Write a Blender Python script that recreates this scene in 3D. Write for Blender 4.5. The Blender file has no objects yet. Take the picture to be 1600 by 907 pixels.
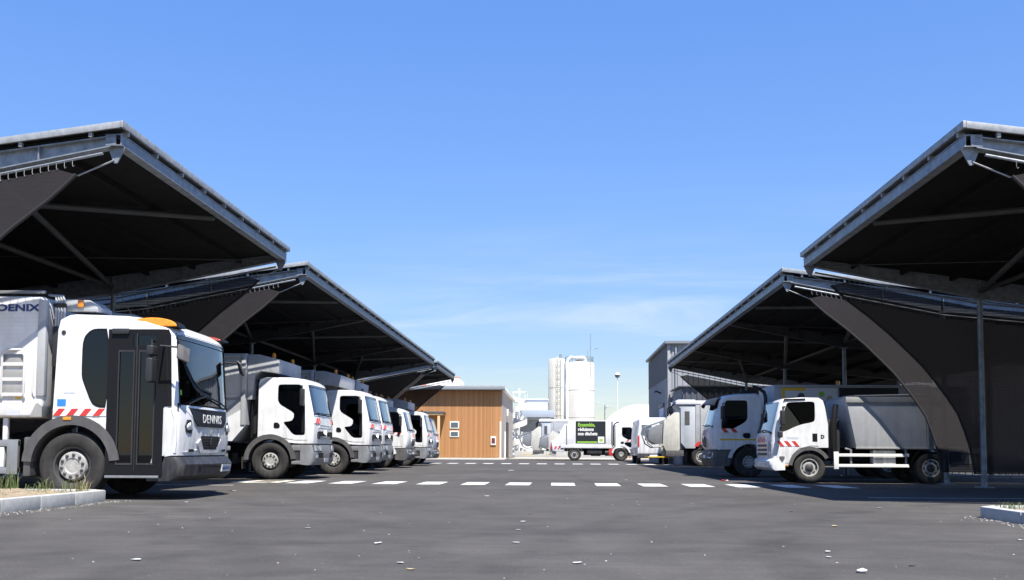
import bpy, bmesh, math, random
from mathutils import Vector, Matrix
from mathutils.geometry import tessellate_polygon
R = math.radians
SC = bpy.context.scene
COL = SC.collection
rnd = random.Random(7)

# ------------------------------------------------------------------ camera
cam = bpy.data.cameras.new('camera'); camo = bpy.data.objects.new('camera', cam); COL.objects.link(camo)
cam.sensor_width = 36.0; cam.lens = 35.01; cam.shift_y = 0.0916
cam.clip_start = 0.05; cam.clip_end = 4000
yaw, pitch, roll = math.atan(70/1556), math.atan(104.5/1556), 0.005
fw = Vector((-math.sin(yaw)*math.cos(pitch), math.cos(yaw)*math.cos(pitch), math.sin(pitch)))
rt = Vector((math.cos(yaw), math.sin(yaw), 0)); up = rt.cross(fw)
r2 = rt*math.cos(roll)+up*math.sin(roll); u2 = up*math.cos(roll)-rt*math.sin(roll)
camo.matrix_world = Matrix(((r2.x, u2.x, -fw.x, 0), (r2.y, u2.y, -fw.y, 0), (r2.z, u2.z, -fw.z, .78), (0, 0, 0, 1)))
SC.camera = camo

# ------------------------------------------------------------------ sky, sun, exposure
SUN = Vector((.44, -1.0, 2.05)).normalized()
elev = math.asin(SUN.z); azim = math.atan2(SUN.x, SUN.y)
W = bpy.data.worlds.new('World'); SC.world = W; W.use_nodes = True
nt = W.node_tree; nt.nodes.clear()
def wn(t, **k):
    n = nt.nodes.new(t)
    for a, b in k.items(): setattr(n, a, b)
    return n
sky = wn('ShaderNodeTexSky', sky_type='NISHITA', sun_disc=False)
sky.sun_elevation = elev; sky.sun_rotation = azim; sky.altitude = 100; sky.air_density = 1.0; sky.dust_density = 0.15; sky.ozone_density = 3.0
tc = wn('ShaderNodeTexCoord')
# thin high cirrus: the direction is flattened onto a cloud layer and streaked
sep = wn('ShaderNodeSeparateXYZ'); nt.links.new(tc.outputs['Generated'], sep.inputs[0])
def wm(op, a, b=None, clamp=False):
    n = wn('ShaderNodeMath', operation=op, use_clamp=clamp)
    for i, q in enumerate((a, b)):
        if q is None: continue
        if isinstance(q, (int, float)): n.inputs[i].default_value = q
        else: nt.links.new(q, n.inputs[i])
    return n.outputs[0]
zc = wm('MAXIMUM', sep.outputs[2], .02)
cx = wm('DIVIDE', sep.outputs[0], wm('ADD', zc, .06)); cy = wm('DIVIDE', sep.outputs[1], wm('ADD', zc, .06))
cmb = wn('ShaderNodeCombineXYZ'); nt.links.new(wm('MULTIPLY', cx, .55), cmb.inputs[0]); nt.links.new(wm('MULTIPLY', cy, 1.0), cmb.inputs[1])
n1 = wn('ShaderNodeTexNoise'); n1.inputs['Scale'].default_value = .9; n1.inputs['Detail'].default_value = 9; n1.inputs['Roughness'].default_value = .62; n1.inputs['Distortion'].default_value = .6
nt.links.new(cmb.outputs[0], n1.inputs['Vector'])
n2 = wn('ShaderNodeTexNoise'); n2.inputs['Scale'].default_value = .33; n2.inputs['Detail'].default_value = 3
nt.links.new(cmb.outputs[0], n2.inputs['Vector'])
m1 = wn('ShaderNodeMapRange', interpolation_type='SMOOTHSTEP'); m1.inputs[1].default_value = .40; m1.inputs[2].default_value = .82
nt.links.new(n1.outputs[0], m1.inputs[0])
m2 = wn('ShaderNodeMapRange', interpolation_type='SMOOTHSTEP'); m2.inputs[1].default_value = .42; m2.inputs[2].default_value = .62
nt.links.new(n2.outputs[0], m2.inputs[0])
lowb = wn('ShaderNodeMapRange', interpolation_type='SMOOTHSTEP'); lowb.inputs[1].default_value = .30; lowb.inputs[2].default_value = .10
nt.links.new(sep.outputs[2], lowb.inputs[0])
cl = wm('MULTIPLY', wm('MULTIPLY', m1.outputs[0], m2.outputs[0]), wm('MULTIPLY', lowb.outputs[0], 1.0))
mixc = wn('ShaderNodeMix', data_type='RGBA'); nt.links.new(cl, mixc.inputs[0])
hs = wn('ShaderNodeHueSaturation'); hs.inputs['Saturation'].default_value = 1.22; hs.inputs['Hue'].default_value = .507; nt.links.new(sky.outputs[0], hs.inputs['Color'])
# clear-air tone: the bright band at the horizon is evened out against the zenith, all round
bw = wn('ShaderNodeRGBToBW'); nt.links.new(hs.outputs[0], bw.inputs[0])
tn = wn('ShaderNodeVectorMath', operation='SCALE'); nt.links.new(hs.outputs[0], tn.inputs[0]); nt.links.new(wm('POWER', bw.outputs[0], -.45), tn.inputs['Scale'])
tint = wn('ShaderNodeVectorMath', operation='MULTIPLY'); nt.links.new(tn.outputs[0], tint.inputs[0]); tint.inputs[1].default_value = (1.07, .99, 1.02)
nt.links.new(tint.outputs[0], mixc.inputs[6]); mixc.inputs[7].default_value = (3.1, 3.35, 3.5, 1)
bg = wn('ShaderNodeBackground'); bg.inputs[1].default_value = .145
nt.links.new(mixc.outputs[2], bg.inputs[0])
wo = wn('ShaderNodeOutputWorld'); nt.links.new(bg.outputs[0], wo.inputs[0])
sl = bpy.data.lights.new('sun', 'SUN'); sl.energy = 4.9; sl.angle = R(.5); sl.color = (1, .955, .89)
so = bpy.data.objects.new('sun', sl); COL.objects.link(so); so.rotation_euler = (-SUN).to_track_quat('-Z', 'Y').to_euler()
so.location = SUN*60
vs = SC.view_settings; vs.view_transform = 'Standard'; vs.look = 'None'; vs.gamma = 1; vs.use_curve_mapping = False; vs.exposure = 1.0
SC.render.engine = 'CYCLES'
SC.cycles.max_bounces = 8; SC.cycles.transparent_max_bounces = 16

# ------------------------------------------------------------------ materials
M = {}
def pm(name, col, rough=.5, metal=0, var=0, vscale=3, bump=0, bscale=60, coat=0, spec=.5, var2=None, stretch=(1, 1, 1)):
    m = bpy.data.materials.new(name); m.use_nodes = True; t = m.node_tree; b = t.nodes['Principled BSDF']
    b.inputs['Base Color'].default_value = (*col, 1); b.inputs['Roughness'].default_value = rough; b.inputs['Metallic'].default_value = metal
    b.inputs['Coat Weight'].default_value = coat; b.inputs['Coat Roughness'].default_value = .08; b.inputs['Specular IOR Level'].default_value = spec
    if var or bump:
        c = t.nodes.new('ShaderNodeTexCoord'); mp = t.nodes.new('ShaderNodeMapping'); mp.inputs['Scale'].default_value = stretch
        t.links.new(c.outputs['Object'], mp.inputs[0])
    if var:
        n = t.nodes.new('ShaderNodeTexNoise'); n.inputs['Scale'].default_value = vscale; n.inputs['Detail'].default_value = 8; n.inputs['Roughness'].default_value = .65
        t.links.new(mp.outputs[0], n.inputs['Vector'])
        mr = t.nodes.new('ShaderNodeMapRange'); mr.inputs[1].default_value = .3; mr.inputs[2].default_value = .7
        t.links.new(n.outputs[0], mr.inputs[0])
        mx = t.nodes.new('ShaderNodeMix'); mx.data_type = 'RGBA'
        d = var2 or tuple(max(0, q*(1-var)) for q in col)
        mx.inputs[6].default_value = (*d, 1); mx.inputs[7].default_value = (*[min(1, q*(1+var*.5)) for q in col], 1)
        t.links.new(mr.outputs[0], mx.inputs[0]); t.links.new(mx.outputs[2], b.inputs['Base Color'])
        m2 = t.nodes.new('ShaderNodeMapRange'); m2.inputs[3].default_value = min(1, rough*1.25); m2.inputs[4].default_value = rough*.85
        t.links.new(n.outputs[0], m2.inputs[0]); t.links.new(m2.outputs[0], b.inputs['Roughness'])
    if bump:
        n = t.nodes.new('ShaderNodeTexNoise'); n.inputs['Scale'].default_value = bscale; n.inputs['Detail'].default_value = 4
        t.links.new(mp.outputs[0], n.inputs['Vector'])
        bp = t.nodes.new('ShaderNodeBump'); bp.inputs['Strength'].default_value = bump; bp.inputs['Distance'].default_value = .01
        t.links.new(n.outputs[0], bp.inputs['Height']); t.links.new(bp.outputs[0], b.inputs['Normal'])
    M[name] = m; return m
pm('white', (.74, .75, .76), .32, var=.10, vscale=2.2, coat=.4, var2=(.60, .60, .585))
pm('white_dull', (.70, .70, .69), .5, var=.1, vscale=2.5, var2=(.60, .595, .57))
pm('bluegrey', (.36, .41, .48), .35, var=.1, coat=.4)
pm('bodygrey', (.40, .41, .42), .48, var=.16, vscale=2.0)
pm('bodydark', (.30, .30, .29), .5, var=.2, vscale=2.0)
pm('olive', (.52, .51, .45), .5, var=.15)
pm('silver', (.25, .26, .27), .42, metal=.3, var=.18, vscale=5)
pm('plastic', (.022, .022, .024), .5, var=.3, vscale=6)
pm('fender', (.078, .077, .078), .6, var=.3, vscale=6)
pm('black', (.007, .007, .008), .5, spec=.25)
pm('lining', (.035, .035, .038), .8)
pm('seat', (.05, .055, .07), .9)
pm('dash', (.16, .16, .155), .7)
pm('rubber', (.022, .021, .020), .8, var=.45, vscale=9, bump=.2, bscale=80)
pm('rim', (.42, .41, .38), .5, metal=.2, var=.35, vscale=14)
pm('rimdark', (.05, .05, .05), .6)
pm('chrome', (.75, .75, .75), .15, metal=1)
pm('red', (.55, .04, .035), .45, var=.15)
pm('yellow', (.75, .47, .03), .5)
pm('blue', (.03, .2, .55), .5)
pm('navy', (.02, .04, .16), .5)
pm('green', (.27, .52, .05), .5)
pm('amber', (.85, .30, .02), .12, coat=.5, var=.25, vscale=14)
pm('redlens', (.35, .06, .03), .15, coat=.5)
pm('taillight', (.5, .015, .015), .2, coat=.5)
pm('plate', (.75, .75, .7), .4)
pm('galv', (.27, .29, .31), .48, metal=.35, var=.35, vscale=7, var2=(.15, .175, .20))
pm('galvlight', (.34, .355, .365), .5, metal=.3, var=.35, vscale=9)
pm('steeldark', (.042, .042, .043), .65, var=.25)
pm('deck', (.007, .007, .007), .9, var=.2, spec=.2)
pm('tubesteel', (.05, .051, .052), .6, var=.2)
pm('rope', (.018, .017, .017), .8)
pm('lace', (.30, .30, .30), .6)
pm('concrete', (.42, .42, .40), .85, var=.22, vscale=8, bump=.3, bscale=90)
pm('concretelight', (.56, .52, .46), .85, var=.15, vscale=4)
pm('markpaint', (.66, .66, .62), .75, var=.3, vscale=7, var2=(.30, .30, .285))
pm('markcream', (.68, .62, .50), .7, var=.2, vscale=9)
pm('soil', (.28, .225, .15), .95, var=.5, vscale=11, bump=.7, bscale=45)
pm('grass', (.07, .12, .03), .7, var=.5, vscale=4, var2=(.15, .15, .06))
pm('straw', (.34, .28, .14), .8, var=.3)
pm('ground', (.30, .28, .22), .95, var=.4, vscale=.15)
pm('cladgrey', (.215, .225, .24), .5, metal=.1, var=.12, vscale=1)
pm('claddark', (.075, .08, .09), .5, var=.15, vscale=1)
pm('cladlight', (.30, .31, .315), .5, var=.1, vscale=1)
pm('lightgrey', (.50, .53, .57), .5, var=.1)
pm('wallwhite', (.78, .78, .76), .7, var=.08, vscale=.7)
pm('wallbeige', (.40, .34, .29), .8, var=.12, vscale=.8)
pm('silo', (.52, .505, .46), .6, var=.12, vscale=.5, stretch=(1, 1, .25), var2=(.44, .415, .36))
pm('silo_old', (.54, .53, .48), .6, var=.25, vscale=.6, stretch=(1, 1, .2), var2=(.40, .38, .32))
pm('domew', (.80, .80, .79), .6)
pm('tile', (.42, .13, .06), .8, var=.35, vscale=2)
pm('paletwood', (.42, .25, .13), .8, var=.3, vscale=4)
pm('postwood', (.62, .40, .22), .7, var=.15, vscale=5)
pm('windowpane', (.10, .13, .15), .08)
pm('screenpost', (.03, .09, .06), .5)
pm('posterblack', (.02, .022, .024), .4)
pm('posterwhite', (.62, .63, .64), .45)
pm('lamphead', (.45, .46, .46), .3)
pm('paper', (.50, .50, .47), .8, var=.3, vscale=30)
pm('tan', (.45, .35, .2), .8)

def grime(name, amt, top, bottom, col=(.20, .17, .13)):
    """road film and run marks thrown up on the lower panels"""
    t = M[name].node_tree; b = t.nodes['Principled BSDF']; src = b.inputs['Base Color'].links[0].from_socket
    c = t.nodes.new('ShaderNodeTexCoord'); mp = t.nodes.new('ShaderNodeMapping'); mp.inputs['Scale'].default_value = (7, 7, .8); t.links.new(c.outputs['Object'], mp.inputs[0])
    n = t.nodes.new('ShaderNodeTexNoise'); n.inputs['Scale'].default_value = 1.3; n.inputs['Detail'].default_value = 7; t.links.new(mp.outputs[0], n.inputs['Vector'])
    sp = t.nodes.new('ShaderNodeSeparateXYZ'); t.links.new(c.outputs['Object'], sp.inputs[0])
    zr = t.nodes.new('ShaderNodeMapRange'); zr.inputs[1].default_value = top; zr.inputs[2].default_value = bottom; zr.inputs[3].default_value = .18; zr.inputs[4].default_value = 1; t.links.new(sp.outputs[2], zr.inputs[0])
    nr = t.nodes.new('ShaderNodeMapRange'); nr.inputs[1].default_value = .42; nr.inputs[2].default_value = .72; nr.inputs[4].default_value = amt; t.links.new(n.outputs[0], nr.inputs[0])
    ml = t.nodes.new('ShaderNodeMath'); ml.operation = 'MULTIPLY'; t.links.new(zr.outputs[0], ml.inputs[0]); t.links.new(nr.outputs[0], ml.inputs[1])
    mx = t.nodes.new('ShaderNodeMix'); mx.data_type = 'RGBA'; t.links.new(ml.outputs[0], mx.inputs[0]); t.links.new(src, mx.inputs[6]); mx.inputs[7].default_value = (*col, 1)
    t.links.new(mx.outputs[2], b.inputs['Base Color'])
for nm_, am_ in (('white', .55), ('white_dull', .7), ('bodygrey', .6), ('bodydark', .5), ('silver', .6), ('olive', .5), ('bluegrey', .5)): grime(nm_, am_, 1.9, .4)
grime('fender', .6, 1.3, .2, (.16, .14, .12)); grime('plastic', .5, 1.2, .2, (.12, .11, .095)); grime('rubber', .5, 1.0, -.2, (.10, .088, .07))
def nodes(name):
    m = bpy.data.materials.new(name); m.use_nodes = True; t = m.node_tree; t.nodes.clear(); M[name] = m
    o = t.nodes.new('ShaderNodeOutputMaterial')
    def N(ty, **k):
        n = t.nodes.new(ty)
        for a, b in k.items():
            if a.startswith('i_'): n.inputs[a[2:].replace('_', ' ')].default_value = b
            else: setattr(n, a, b)
        return n
    def L(a, b): t.links.new(a, b)
    def mth(op, a, b=None, c=None, clamp=False):
        n = N('ShaderNodeMath', operation=op, use_clamp=clamp)
        for i, q in enumerate((a, b, c)):
            if q is None: continue
            if isinstance(q, (int, float)): n.inputs[i].default_value = q
            else: L(q, n.inputs[i])
        return n.outputs[0]
    return m, o, N, L, mth
# glass: what lies behind seen through a tint, with a Fresnel-strength mirror on top
def glass(name, tint, r0=.05, gain=1.0):
    m, o, N, L, mth = nodes(name)
    g = N('ShaderNodeNewGeometry'); dp = N('ShaderNodeVectorMath', operation='DOT_PRODUCT'); L(g.outputs['Normal'], dp.inputs[0]); L(g.outputs['Incoming'], dp.inputs[1])
    d = mth('SUBTRACT', 1.0, mth('ABSOLUTE', dp.outputs['Value']), clamp=True)
    f = mth('MULTIPLY', mth('ADD', mth('MULTIPLY', mth('POWER', d, 5.0), 1-r0), r0), gain, clamp=True)
    tr = N('ShaderNodeBsdfTransparent'); tr.inputs[0].default_value = (*tint, 1)
    gl = N('ShaderNodeBsdfGlossy'); gl.inputs['Roughness'].default_value = .015; gl.inputs[0].default_value = (.95, .97, 1, 1)
    mx = N('ShaderNodeMixShader'); L(f, mx.inputs[0]); L(tr.outputs[0], mx.inputs[1]); L(gl.outputs[0], mx.inputs[2]); L(mx.outputs[0], o.inputs[0])
glass('glass', (.34, .40, .40), .085, 1.3)
glass('glassdark', (.045, .05, .05), .05, 1.0)
# woven mesh fabric
def fabric(name, col, see):
    m, o, N, L, mth = nodes(name)
    c = N('ShaderNodeTexCoord'); mp = N('ShaderNodeMapping'); mp.inputs['Scale'].default_value = (1, 1, 1); L(c.outputs['Object'], mp.inputs[0])
    w = N('ShaderNodeTexWave', bands_direction='Z', i_Scale=5.0, i_Distortion=.4, i_Detail=1.0); L(mp.outputs[0], w.inputs[0])
    n = N('ShaderNodeTexNoise', i_Scale=1.3, i_Detail=6.0); L(mp.outputs[0], n.inputs['Vector'])
    k = mth('ADD', mth('MULTIPLY', w.outputs['Fac'], .22), mth('MULTIPLY', n.outputs[0], .5))
    mx = N('ShaderNodeMix', data_type='RGBA'); L(k, mx.inputs[0]); mx.inputs[6].default_value = (*[q*.75 for q in col], 1); mx.inputs[7].default_value = (*[q*1.35 for q in col], 1)
    b = N('ShaderNodeBsdfPrincipled'); L(mx.outputs[2], b.inputs['Base Color']); b.inputs['Roughness'].default_value = .75; b.inputs['Specular IOR Level'].default_value = .3
    tr = N('ShaderNodeBsdfTransparent'); s = N('ShaderNodeMixShader')
    L(mth('SUBTRACT', 1-see, mth('MULTIPLY', w.outputs['Fac'], see*.5)), s.inputs[0]); L(tr.outputs[0], s.inputs[1]); L(b.outputs[0], s.inputs[2]); L(s.outputs[0], o.inputs[0])
fabric('mesh', (.033, .029, .0305), .26)
fabric('backingdark', (.02, .018, .018), .03)  # nearly opaque dark tone for the sheet added behind the left bays
# asphalt
m, o, N, L, mth = nodes('asphalt')
c = N('ShaderNodeTexCoord')
def nz(scale, detail, stretch=None, rough=.6, dist=0):
    n = N('ShaderNodeTexNoise', i_Scale=scale, i_Detail=detail, i_Roughness=rough, i_Distortion=dist)
    if stretch:
        mp = N('ShaderNodeMapping'); mp.inputs['Scale'].default_value = stretch[:3]; mp.inputs['Rotation'].default_value = (0, 0, stretch[3]); L(c.outputs['Object'], mp.inputs[0]); L(mp.outputs[0], n.inputs['Vector'])
    else: L(c.outputs['Object'], n.inputs['Vector'])
    return n.outputs[0]
def ms(v, a, b, lo=0., hi=1.):
    n = N('ShaderNodeMapRange', interpolation_type='SMOOTHSTEP'); n.inputs[1].default_value = a; n.inputs[2].default_value = b; n.inputs[3].default_value = lo; n.inputs[4].default_value = hi; L(v, n.inputs[0]); return n.outputs[0]
big = ms(nz(.22, 4), .3, .7, .82, 1.12)
mid = ms(nz(1.7, 6, dist=.5), .3, .7, .88, 1.10)
strk = ms(nz(.8, 5, (.25, 3.2, 1, .14), dist=.8), .35, .72, .94, 1.06)
strk2 = ms(nz(.7, 5, (.3, 2.6, 1, -.5), dist=1.2), .4, .75, .97, 1.05)
grain = ms(nz(190, 2), .25, .75, .72, 1.28)
grain2 = ms(nz(38, 3), .25, .75, .86, 1.14)
vor = N('ShaderNodeTexVoronoi', i_Scale=75.0); L(c.outputs['Object'], vor.inputs['Vector'])
stone = ms(vor.outputs['Color'], .86, .97, 1.0, 1.7)
dust = ms(nz(.9, 8, dist=.4), .60, .80, 0, .35)
# sweeping tyre tracks and old oil spots
sxy = N('ShaderNodeSeparateXYZ'); L(c.outputs['Object'], sxy.inputs[0])
def track(cx_, cy_, rad, wd, amt):
    dx = mth('SUBTRACT', sxy.outputs[0], cx_); dy = mth('SUBTRACT', sxy.outputs[1], cy_)
    rr_ = mth('SQRT', mth('ADD', mth('MULTIPLY', dx, dx), mth('MULTIPLY', dy, dy)))
    q = mth('ABSOLUTE', mth('SUBTRACT', rr_, mth('ADD', rad, mth('MULTIPLY', nz(.5, 3), .5))))
    return mth('MULTIPLY', ms(q, wd, wd*.3, 0, amt), ms(nz(1.4, 4), .35, .65))
tk = track(14, 6, 12.2, .3, .22)
for arg in ((14, 6, 14.1, .3, .2), (-16, 4, 13.2, .28, .2), (-16, 4, 15.2, .28, .18), (20, 30, 19.2, .25, .18), (20, 30, 21.1, .25, .16), (-30, -2, 27, .3, .16), (-30, -2, 29, .3, .16), (9, -9, 18.5, .28, .18), (9, -9, 20.4, .28, .16)): tk = mth('MAXIMUM', tk, track(*arg))
oil = ms(nz(.55, 5, dist=.3), .66, .74, 0, .3)
wear = mth('SUBTRACT', 1.0, mth('MAXIMUM', tk, oil))
k = mth('MULTIPLY', mth('MULTIPLY', mth('MULTIPLY', big, mid), mth('MULTIPLY', strk, strk2)), mth('MULTIPLY', mth('MULTIPLY', mth('MULTIPLY', grain, grain2), stone), wear))
vm = N('ShaderNodeVectorMath', operation='SCALE'); vm.inputs[0].default_value = (.0760, .0712, .0655); L(k, vm.inputs['Scale'])
mx = N('ShaderNodeMix', data_type='RGBA'); L(dust, mx.inputs[0]); L(vm.outputs[0], mx.inputs[6]); mx.inputs[7].default_value = (.105, .10, .092, 1)
b = N('ShaderNodeBsdfPrincipled'); L(mx.outputs[2], b.inputs['Base Color']); b.inputs['Roughness'].default_value = .9; b.inputs['Specular IOR Level'].default_value = .2
bp = N('ShaderNodeBump', i_Strength=.5, i_Distance=.006); L(mth('ADD', grain, stone), bp.inputs['Height']); L(bp.outputs[0], b.inputs['Normal']); L(b.outputs[0], o.inputs[0])
# timber cladding: narrow vertical boards
m, o, N, L, mth = nodes('timber')
c = N('ShaderNodeTexCoord'); sp = N('ShaderNodeSeparateXYZ'); L(c.outputs['Object'], sp.inputs[0])
bd = mth('ADD', mth('DIVIDE', sp.outputs[0], .115), mth('DIVIDE', sp.outputs[1], .115))
wn_ = N('ShaderNodeTexWhiteNoise', noise_dimensions='1D'); L(mth('FLOOR', bd), wn_.inputs['W'])
fr = mth('FRACT', bd)
groove = ms(mth('ABSOLUTE', mth('SUBTRACT', fr, .5)), .40, .5, 1.0, .55)
gr = nz(3.0, 6, (6, 6, .35, 0)); kn = ms(nz(7, 3, (1.5, 1.5, .7, 0)), .62, .75, 1.0, .72)
mx = N('ShaderNodeMix', data_type='RGBA'); L(mth('ADD', mth('MULTIPLY', wn_.outputs[0], .55), mth('MULTIPLY', gr, .45)), mx.inputs[0])
mx.inputs[6].default_value = (.285, .122, .042, 1); mx.inputs[7].default_value = (.51, .255, .10, 1)
vm = N('ShaderNodeVectorMath', operation='SCALE'); L(mx.outputs[2], vm.inputs[0]); L(mth('MULTIPLY', groove, kn), vm.inputs['Scale'])
b = N('ShaderNodeBsdfPrincipled'); L(vm.outputs[0], b.inputs['Base Color']); b.inputs['Roughness'].default_value = .75; L(b.outputs[0], o.inputs[0])
bp = N('ShaderNodeBump', i_Strength=.6, i_Distance=.012); L(groove, bp.inputs['Height']); L(bp.outputs[0], b.inputs['Normal'])
# light-alloy headlamp glass
pm('cabinetred', (.16, .03, .025), .4)
pm('lampglass', (.62, .66, .70), .12, metal=.4, var=.5, vscale=22)

# ------------------------------------------------------------------ mesh helpers
class MB:
    def __init__(s): s.v = []; s.f = []
    def add(s, vs, fs):
        n = len(s.v); s.v += [tuple(q) for q in vs]; s.f += [tuple(i+n for i in f) for f in fs]; return s
    def box(s, x0, x1, y0, y1, z0, z1):
        if x0 > x1: x0, x1 = x1, x0
        if y0 > y1: y0, y1 = y1, y0
        return s.add([(x0,y0,z0),(x1,y0,z0),(x1,y1,z0),(x0,y1,z0),(x0,y0,z1),(x1,y0,z1),(x1,y1,z1),(x0,y1,z1)],
                     [(0,3,2,1),(4,5,6,7),(0,1,5,4),(1,2,6,5),(2,3,7,6),(3,0,4,7)])
    def prism(s, poly, ax, a, b):
        def P(p, t): return (p[0], t, p[1]) if ax == 'y' else (t, p[0], p[1]) if ax == 'x' else (p[0], p[1], t)
        n = len(poly); vs = [P(p, a) for p in poly]+[P(p, b) for p in poly]
        return s.add(vs, [tuple(range(n)), tuple(range(2*n-1, n-1, -1))]+[(i, (i+1) % n+0, (i+1) % n+n, i+n) for i in range(n)])
    def tube(s, pts, r, n=8, closed=False, caps=True):
        pts = [Vector(p) for p in pts]; m = len(pts); base = len(s.v); prev = None
        for i, p in enumerate(pts):
            if closed: d = pts[(i+1) % m]-pts[i-1]
            else: d = pts[min(i+1, m-1)]-pts[max(i-1, 0)]
            d.normalize()
            if prev is None:
                a = Vector((0, 0, 1)) if abs(d.z) < .9 else Vector((1, 0, 0)); x = d.cross(a).normalized()
            else: x = (prev-d*prev.dot(d)).normalized()
            prev = x; y = d.cross(x); rr = r[i] if isinstance(r, (list, tuple)) else r
            s.v += [tuple(p+(x*math.cos(2*math.pi*k/n)+y*math.sin(2*math.pi*k/n))*rr) for k in range(n)]
        for i in range(m if closed else m-1):
            j = (i+1) % m
            s.f += [(base+i*n+k, base+i*n+(k+1) % n, base+j*n+(k+1) % n, base+j*n+k) for k in range(n)]
        if caps and not closed: s.f += [tuple(base+k for k in reversed(range(n))), tuple(base+(m-1)*n+k for k in range(n))]
        return s
    def lathe(s, prof, c, ax='y', n=28, close=False):
        base = len(s.v); m = len(prof)
        for r, a in prof:
            for k in range(n):
                t = 2*math.pi*k/n; u, w = r*math.cos(t), r*math.sin(t)
                s.v.append((c[0]+u, c[1]+a, c[2]+w) if ax == 'y' else (c[0]+u, c[1]+w, c[2]+a) if ax == 'z' else (c[0]+a, c[1]+u, c[2]+w))
        for i in range(m-1):
            s.f += [(base+i*n+k, base+i*n+(k+1) % n, base+(i+1)*n+(k+1) % n, base+(i+1)*n+k) for k in range(n)]
        if close: s.f += [tuple(base+k for k in range(n)), tuple(base+(m-1)*n+k for k in range(n))]
        return s
    def build(s, name, mat, parent=None, bev=0, smooth=35, seg=2, loc=None, recalc=True):
        me = bpy.data.meshes.new(name); me.from_pydata(s.v, [], s.f)
        if bev or recalc:
            bm = bmesh.new(); bm.from_mesh(me)
            if recalc: bmesh.ops.recalc_face_normals(bm, faces=bm.faces)
            if bev:
                es = [e for e in bm.edges if len(e.link_faces) == 2 and e.calc_face_angle(0) > .5]
                bmesh.ops.bevel(bm, geom=es, offset=bev, segments=seg, affect='EDGES', profile=.6, clamp_overlap=True)
            bm.to_mesh(me); bm.free()
        me.materials.append(M[mat])
        if smooth:
            me.shade_smooth(); me.set_sharp_from_angle(angle=R(smooth))
        return link(name, me, parent, loc)
def link(name, me, parent=None, loc=None):
    o = bpy.data.objects.new(name, me); COL.objects.link(o)
    if parent: o.parent = parent
    if loc: o.location = loc
    return o
def tag(o, label=None, cat=None, group=None, kind=None):
    for k, v in (('label', label), ('category', cat), ('group', group), ('kind', kind)):
        if v: o[k] = v
    return o
def thing(name, label, cat, loc=(0, 0, 0), rz=0, group=None):
    o = bpy.data.objects.new(name, None); COL.objects.link(o); o.location = loc; o.rotation_euler = (0, 0, rz); o.empty_display_size = .3
    return tag(o, label, cat, group)
def copy_tree(o, parent=None):
    c = o.copy(); COL.objects.link(c)
    if parent: c.parent = parent
    for ch in [q for q in o.children]: copy_tree(ch, c)
    return c
def box(name, mat, parent, x0, x1, y0, y1, z0, z1, bev=.01, **k): return MB().box(x0, x1, y0, y1, z0, z1).build(name, mat, parent, bev=bev, **k)
def text(s, size, mat, parent, loc, rot, depth=.003, bold=0, name='lettering', align='LEFT', sx=1, gap=1):
    cu = bpy.data.curves.new(name, 'FONT'); cu.body = s; cu.size = size; cu.extrude = depth; cu.offset = bold; cu.align_x = align; cu.space_character = gap; cu.resolution_u = 3
    o = bpy.data.objects.new(name, cu); COL.objects.link(o); bpy.context.view_layer.update()
    me = bpy.data.meshes.new_from_object(o.evaluated_get(bpy.context.evaluated_depsgraph_get()))
    bpy.data.objects.remove(o); me.materials.clear(); me.materials.append(M[mat])
    for v in me.vertices: v.co.x *= sx
    o = link(name, me, parent); o.location = loc; o.rotation_euler = rot; return o
def soft(poly, it=2, k=.2):
    for _ in range(it):
        poly = [q for a, b in zip(poly, poly[1:]+poly[:1]) for q in ((a[0]+(b[0]-a[0])*k, a[1]+(b[1]-a[1])*k), (a[0]+(b[0]-a[0])*(1-k), a[1]+(b[1]-a[1])*(1-k)))]
    return poly
def arc(cx, cz, r, a0, a1, n=10): return [(cx+r*math.cos(R(a0+(a1-a0)*i/n)), cz+r*math.sin(R(a0+(a1-a0)*i/n))) for i in range(n+1)]
# ------------------------------------------------------------------ ground, asphalt, markings
g = MB().add([(-900,-200,-.02),(900,-200,-.02),(900,1800,-.02),(-900,1800,-.02)], [(0,1,2,3)]).build('ground', 'ground', recalc=False); tag(g, kind='structure')
asph = MB().add([(-90,-90,0),(90,-90,0),(90,93,0),(-90,93,0)], [(0,1,2,3)]).build('asphalt_yard', 'asphalt', recalc=False); tag(asph, kind='structure')
def flat(name, mat, parent, x0, x1, y0, y1, z=.004):
    return MB().add([(x0,y0,z),(x1,y0,z),(x1,y1,z),(x0,y1,z)], [(0,1,2,3)]).build(name, mat, parent, recalc=False)
bar = flat('crossing_bar', 'markpaint', asph, -.275, .275, -.95, .95).data
for k in range(-6, 8):
    o = asph.children[0] if k == -6 else link('crossing_bar', bar, asph); x = -.88+1.03*k
    o.location = (x, 23.45-.075*x, 0); o.rotation_euler = (0, 0, rnd.uniform(-.01, .01))
flat('crossing_bar', 'markcream', asph, -7.75, -6.55, 23.3, 24.9)
fb = None
for k in range(0, 14):
    if fb is None: fb = flat('far_crossing_bar', 'markpaint', asph, -.3, .3, -1.3, 1.3); o = fb
    else: o = link('far_crossing_bar', fb.data, asph)
    o.location = (-7.3+1.07*k, 60, 0)
for (x0, x1, y) in ((-10, -6.75, 31.1), (-10, -6.8, 35.95), (-10, -6.86, 41.1), (-10, -7.1, 47.8), (-10, -7, 52.2), (-10, -7, 21.4)): flat('bay_line', 'markpaint', asph, x0, x1, y-.07, y+.07)
for (x0, x1, y) in ((5.36, 11, 17.5), (5.3, 11, 29.3), (5.6, 11, 35.5), (5.4, 11, 42)): flat('bay_line', 'markpaint', asph, x0, x1, y-.05, y+.05)
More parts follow.
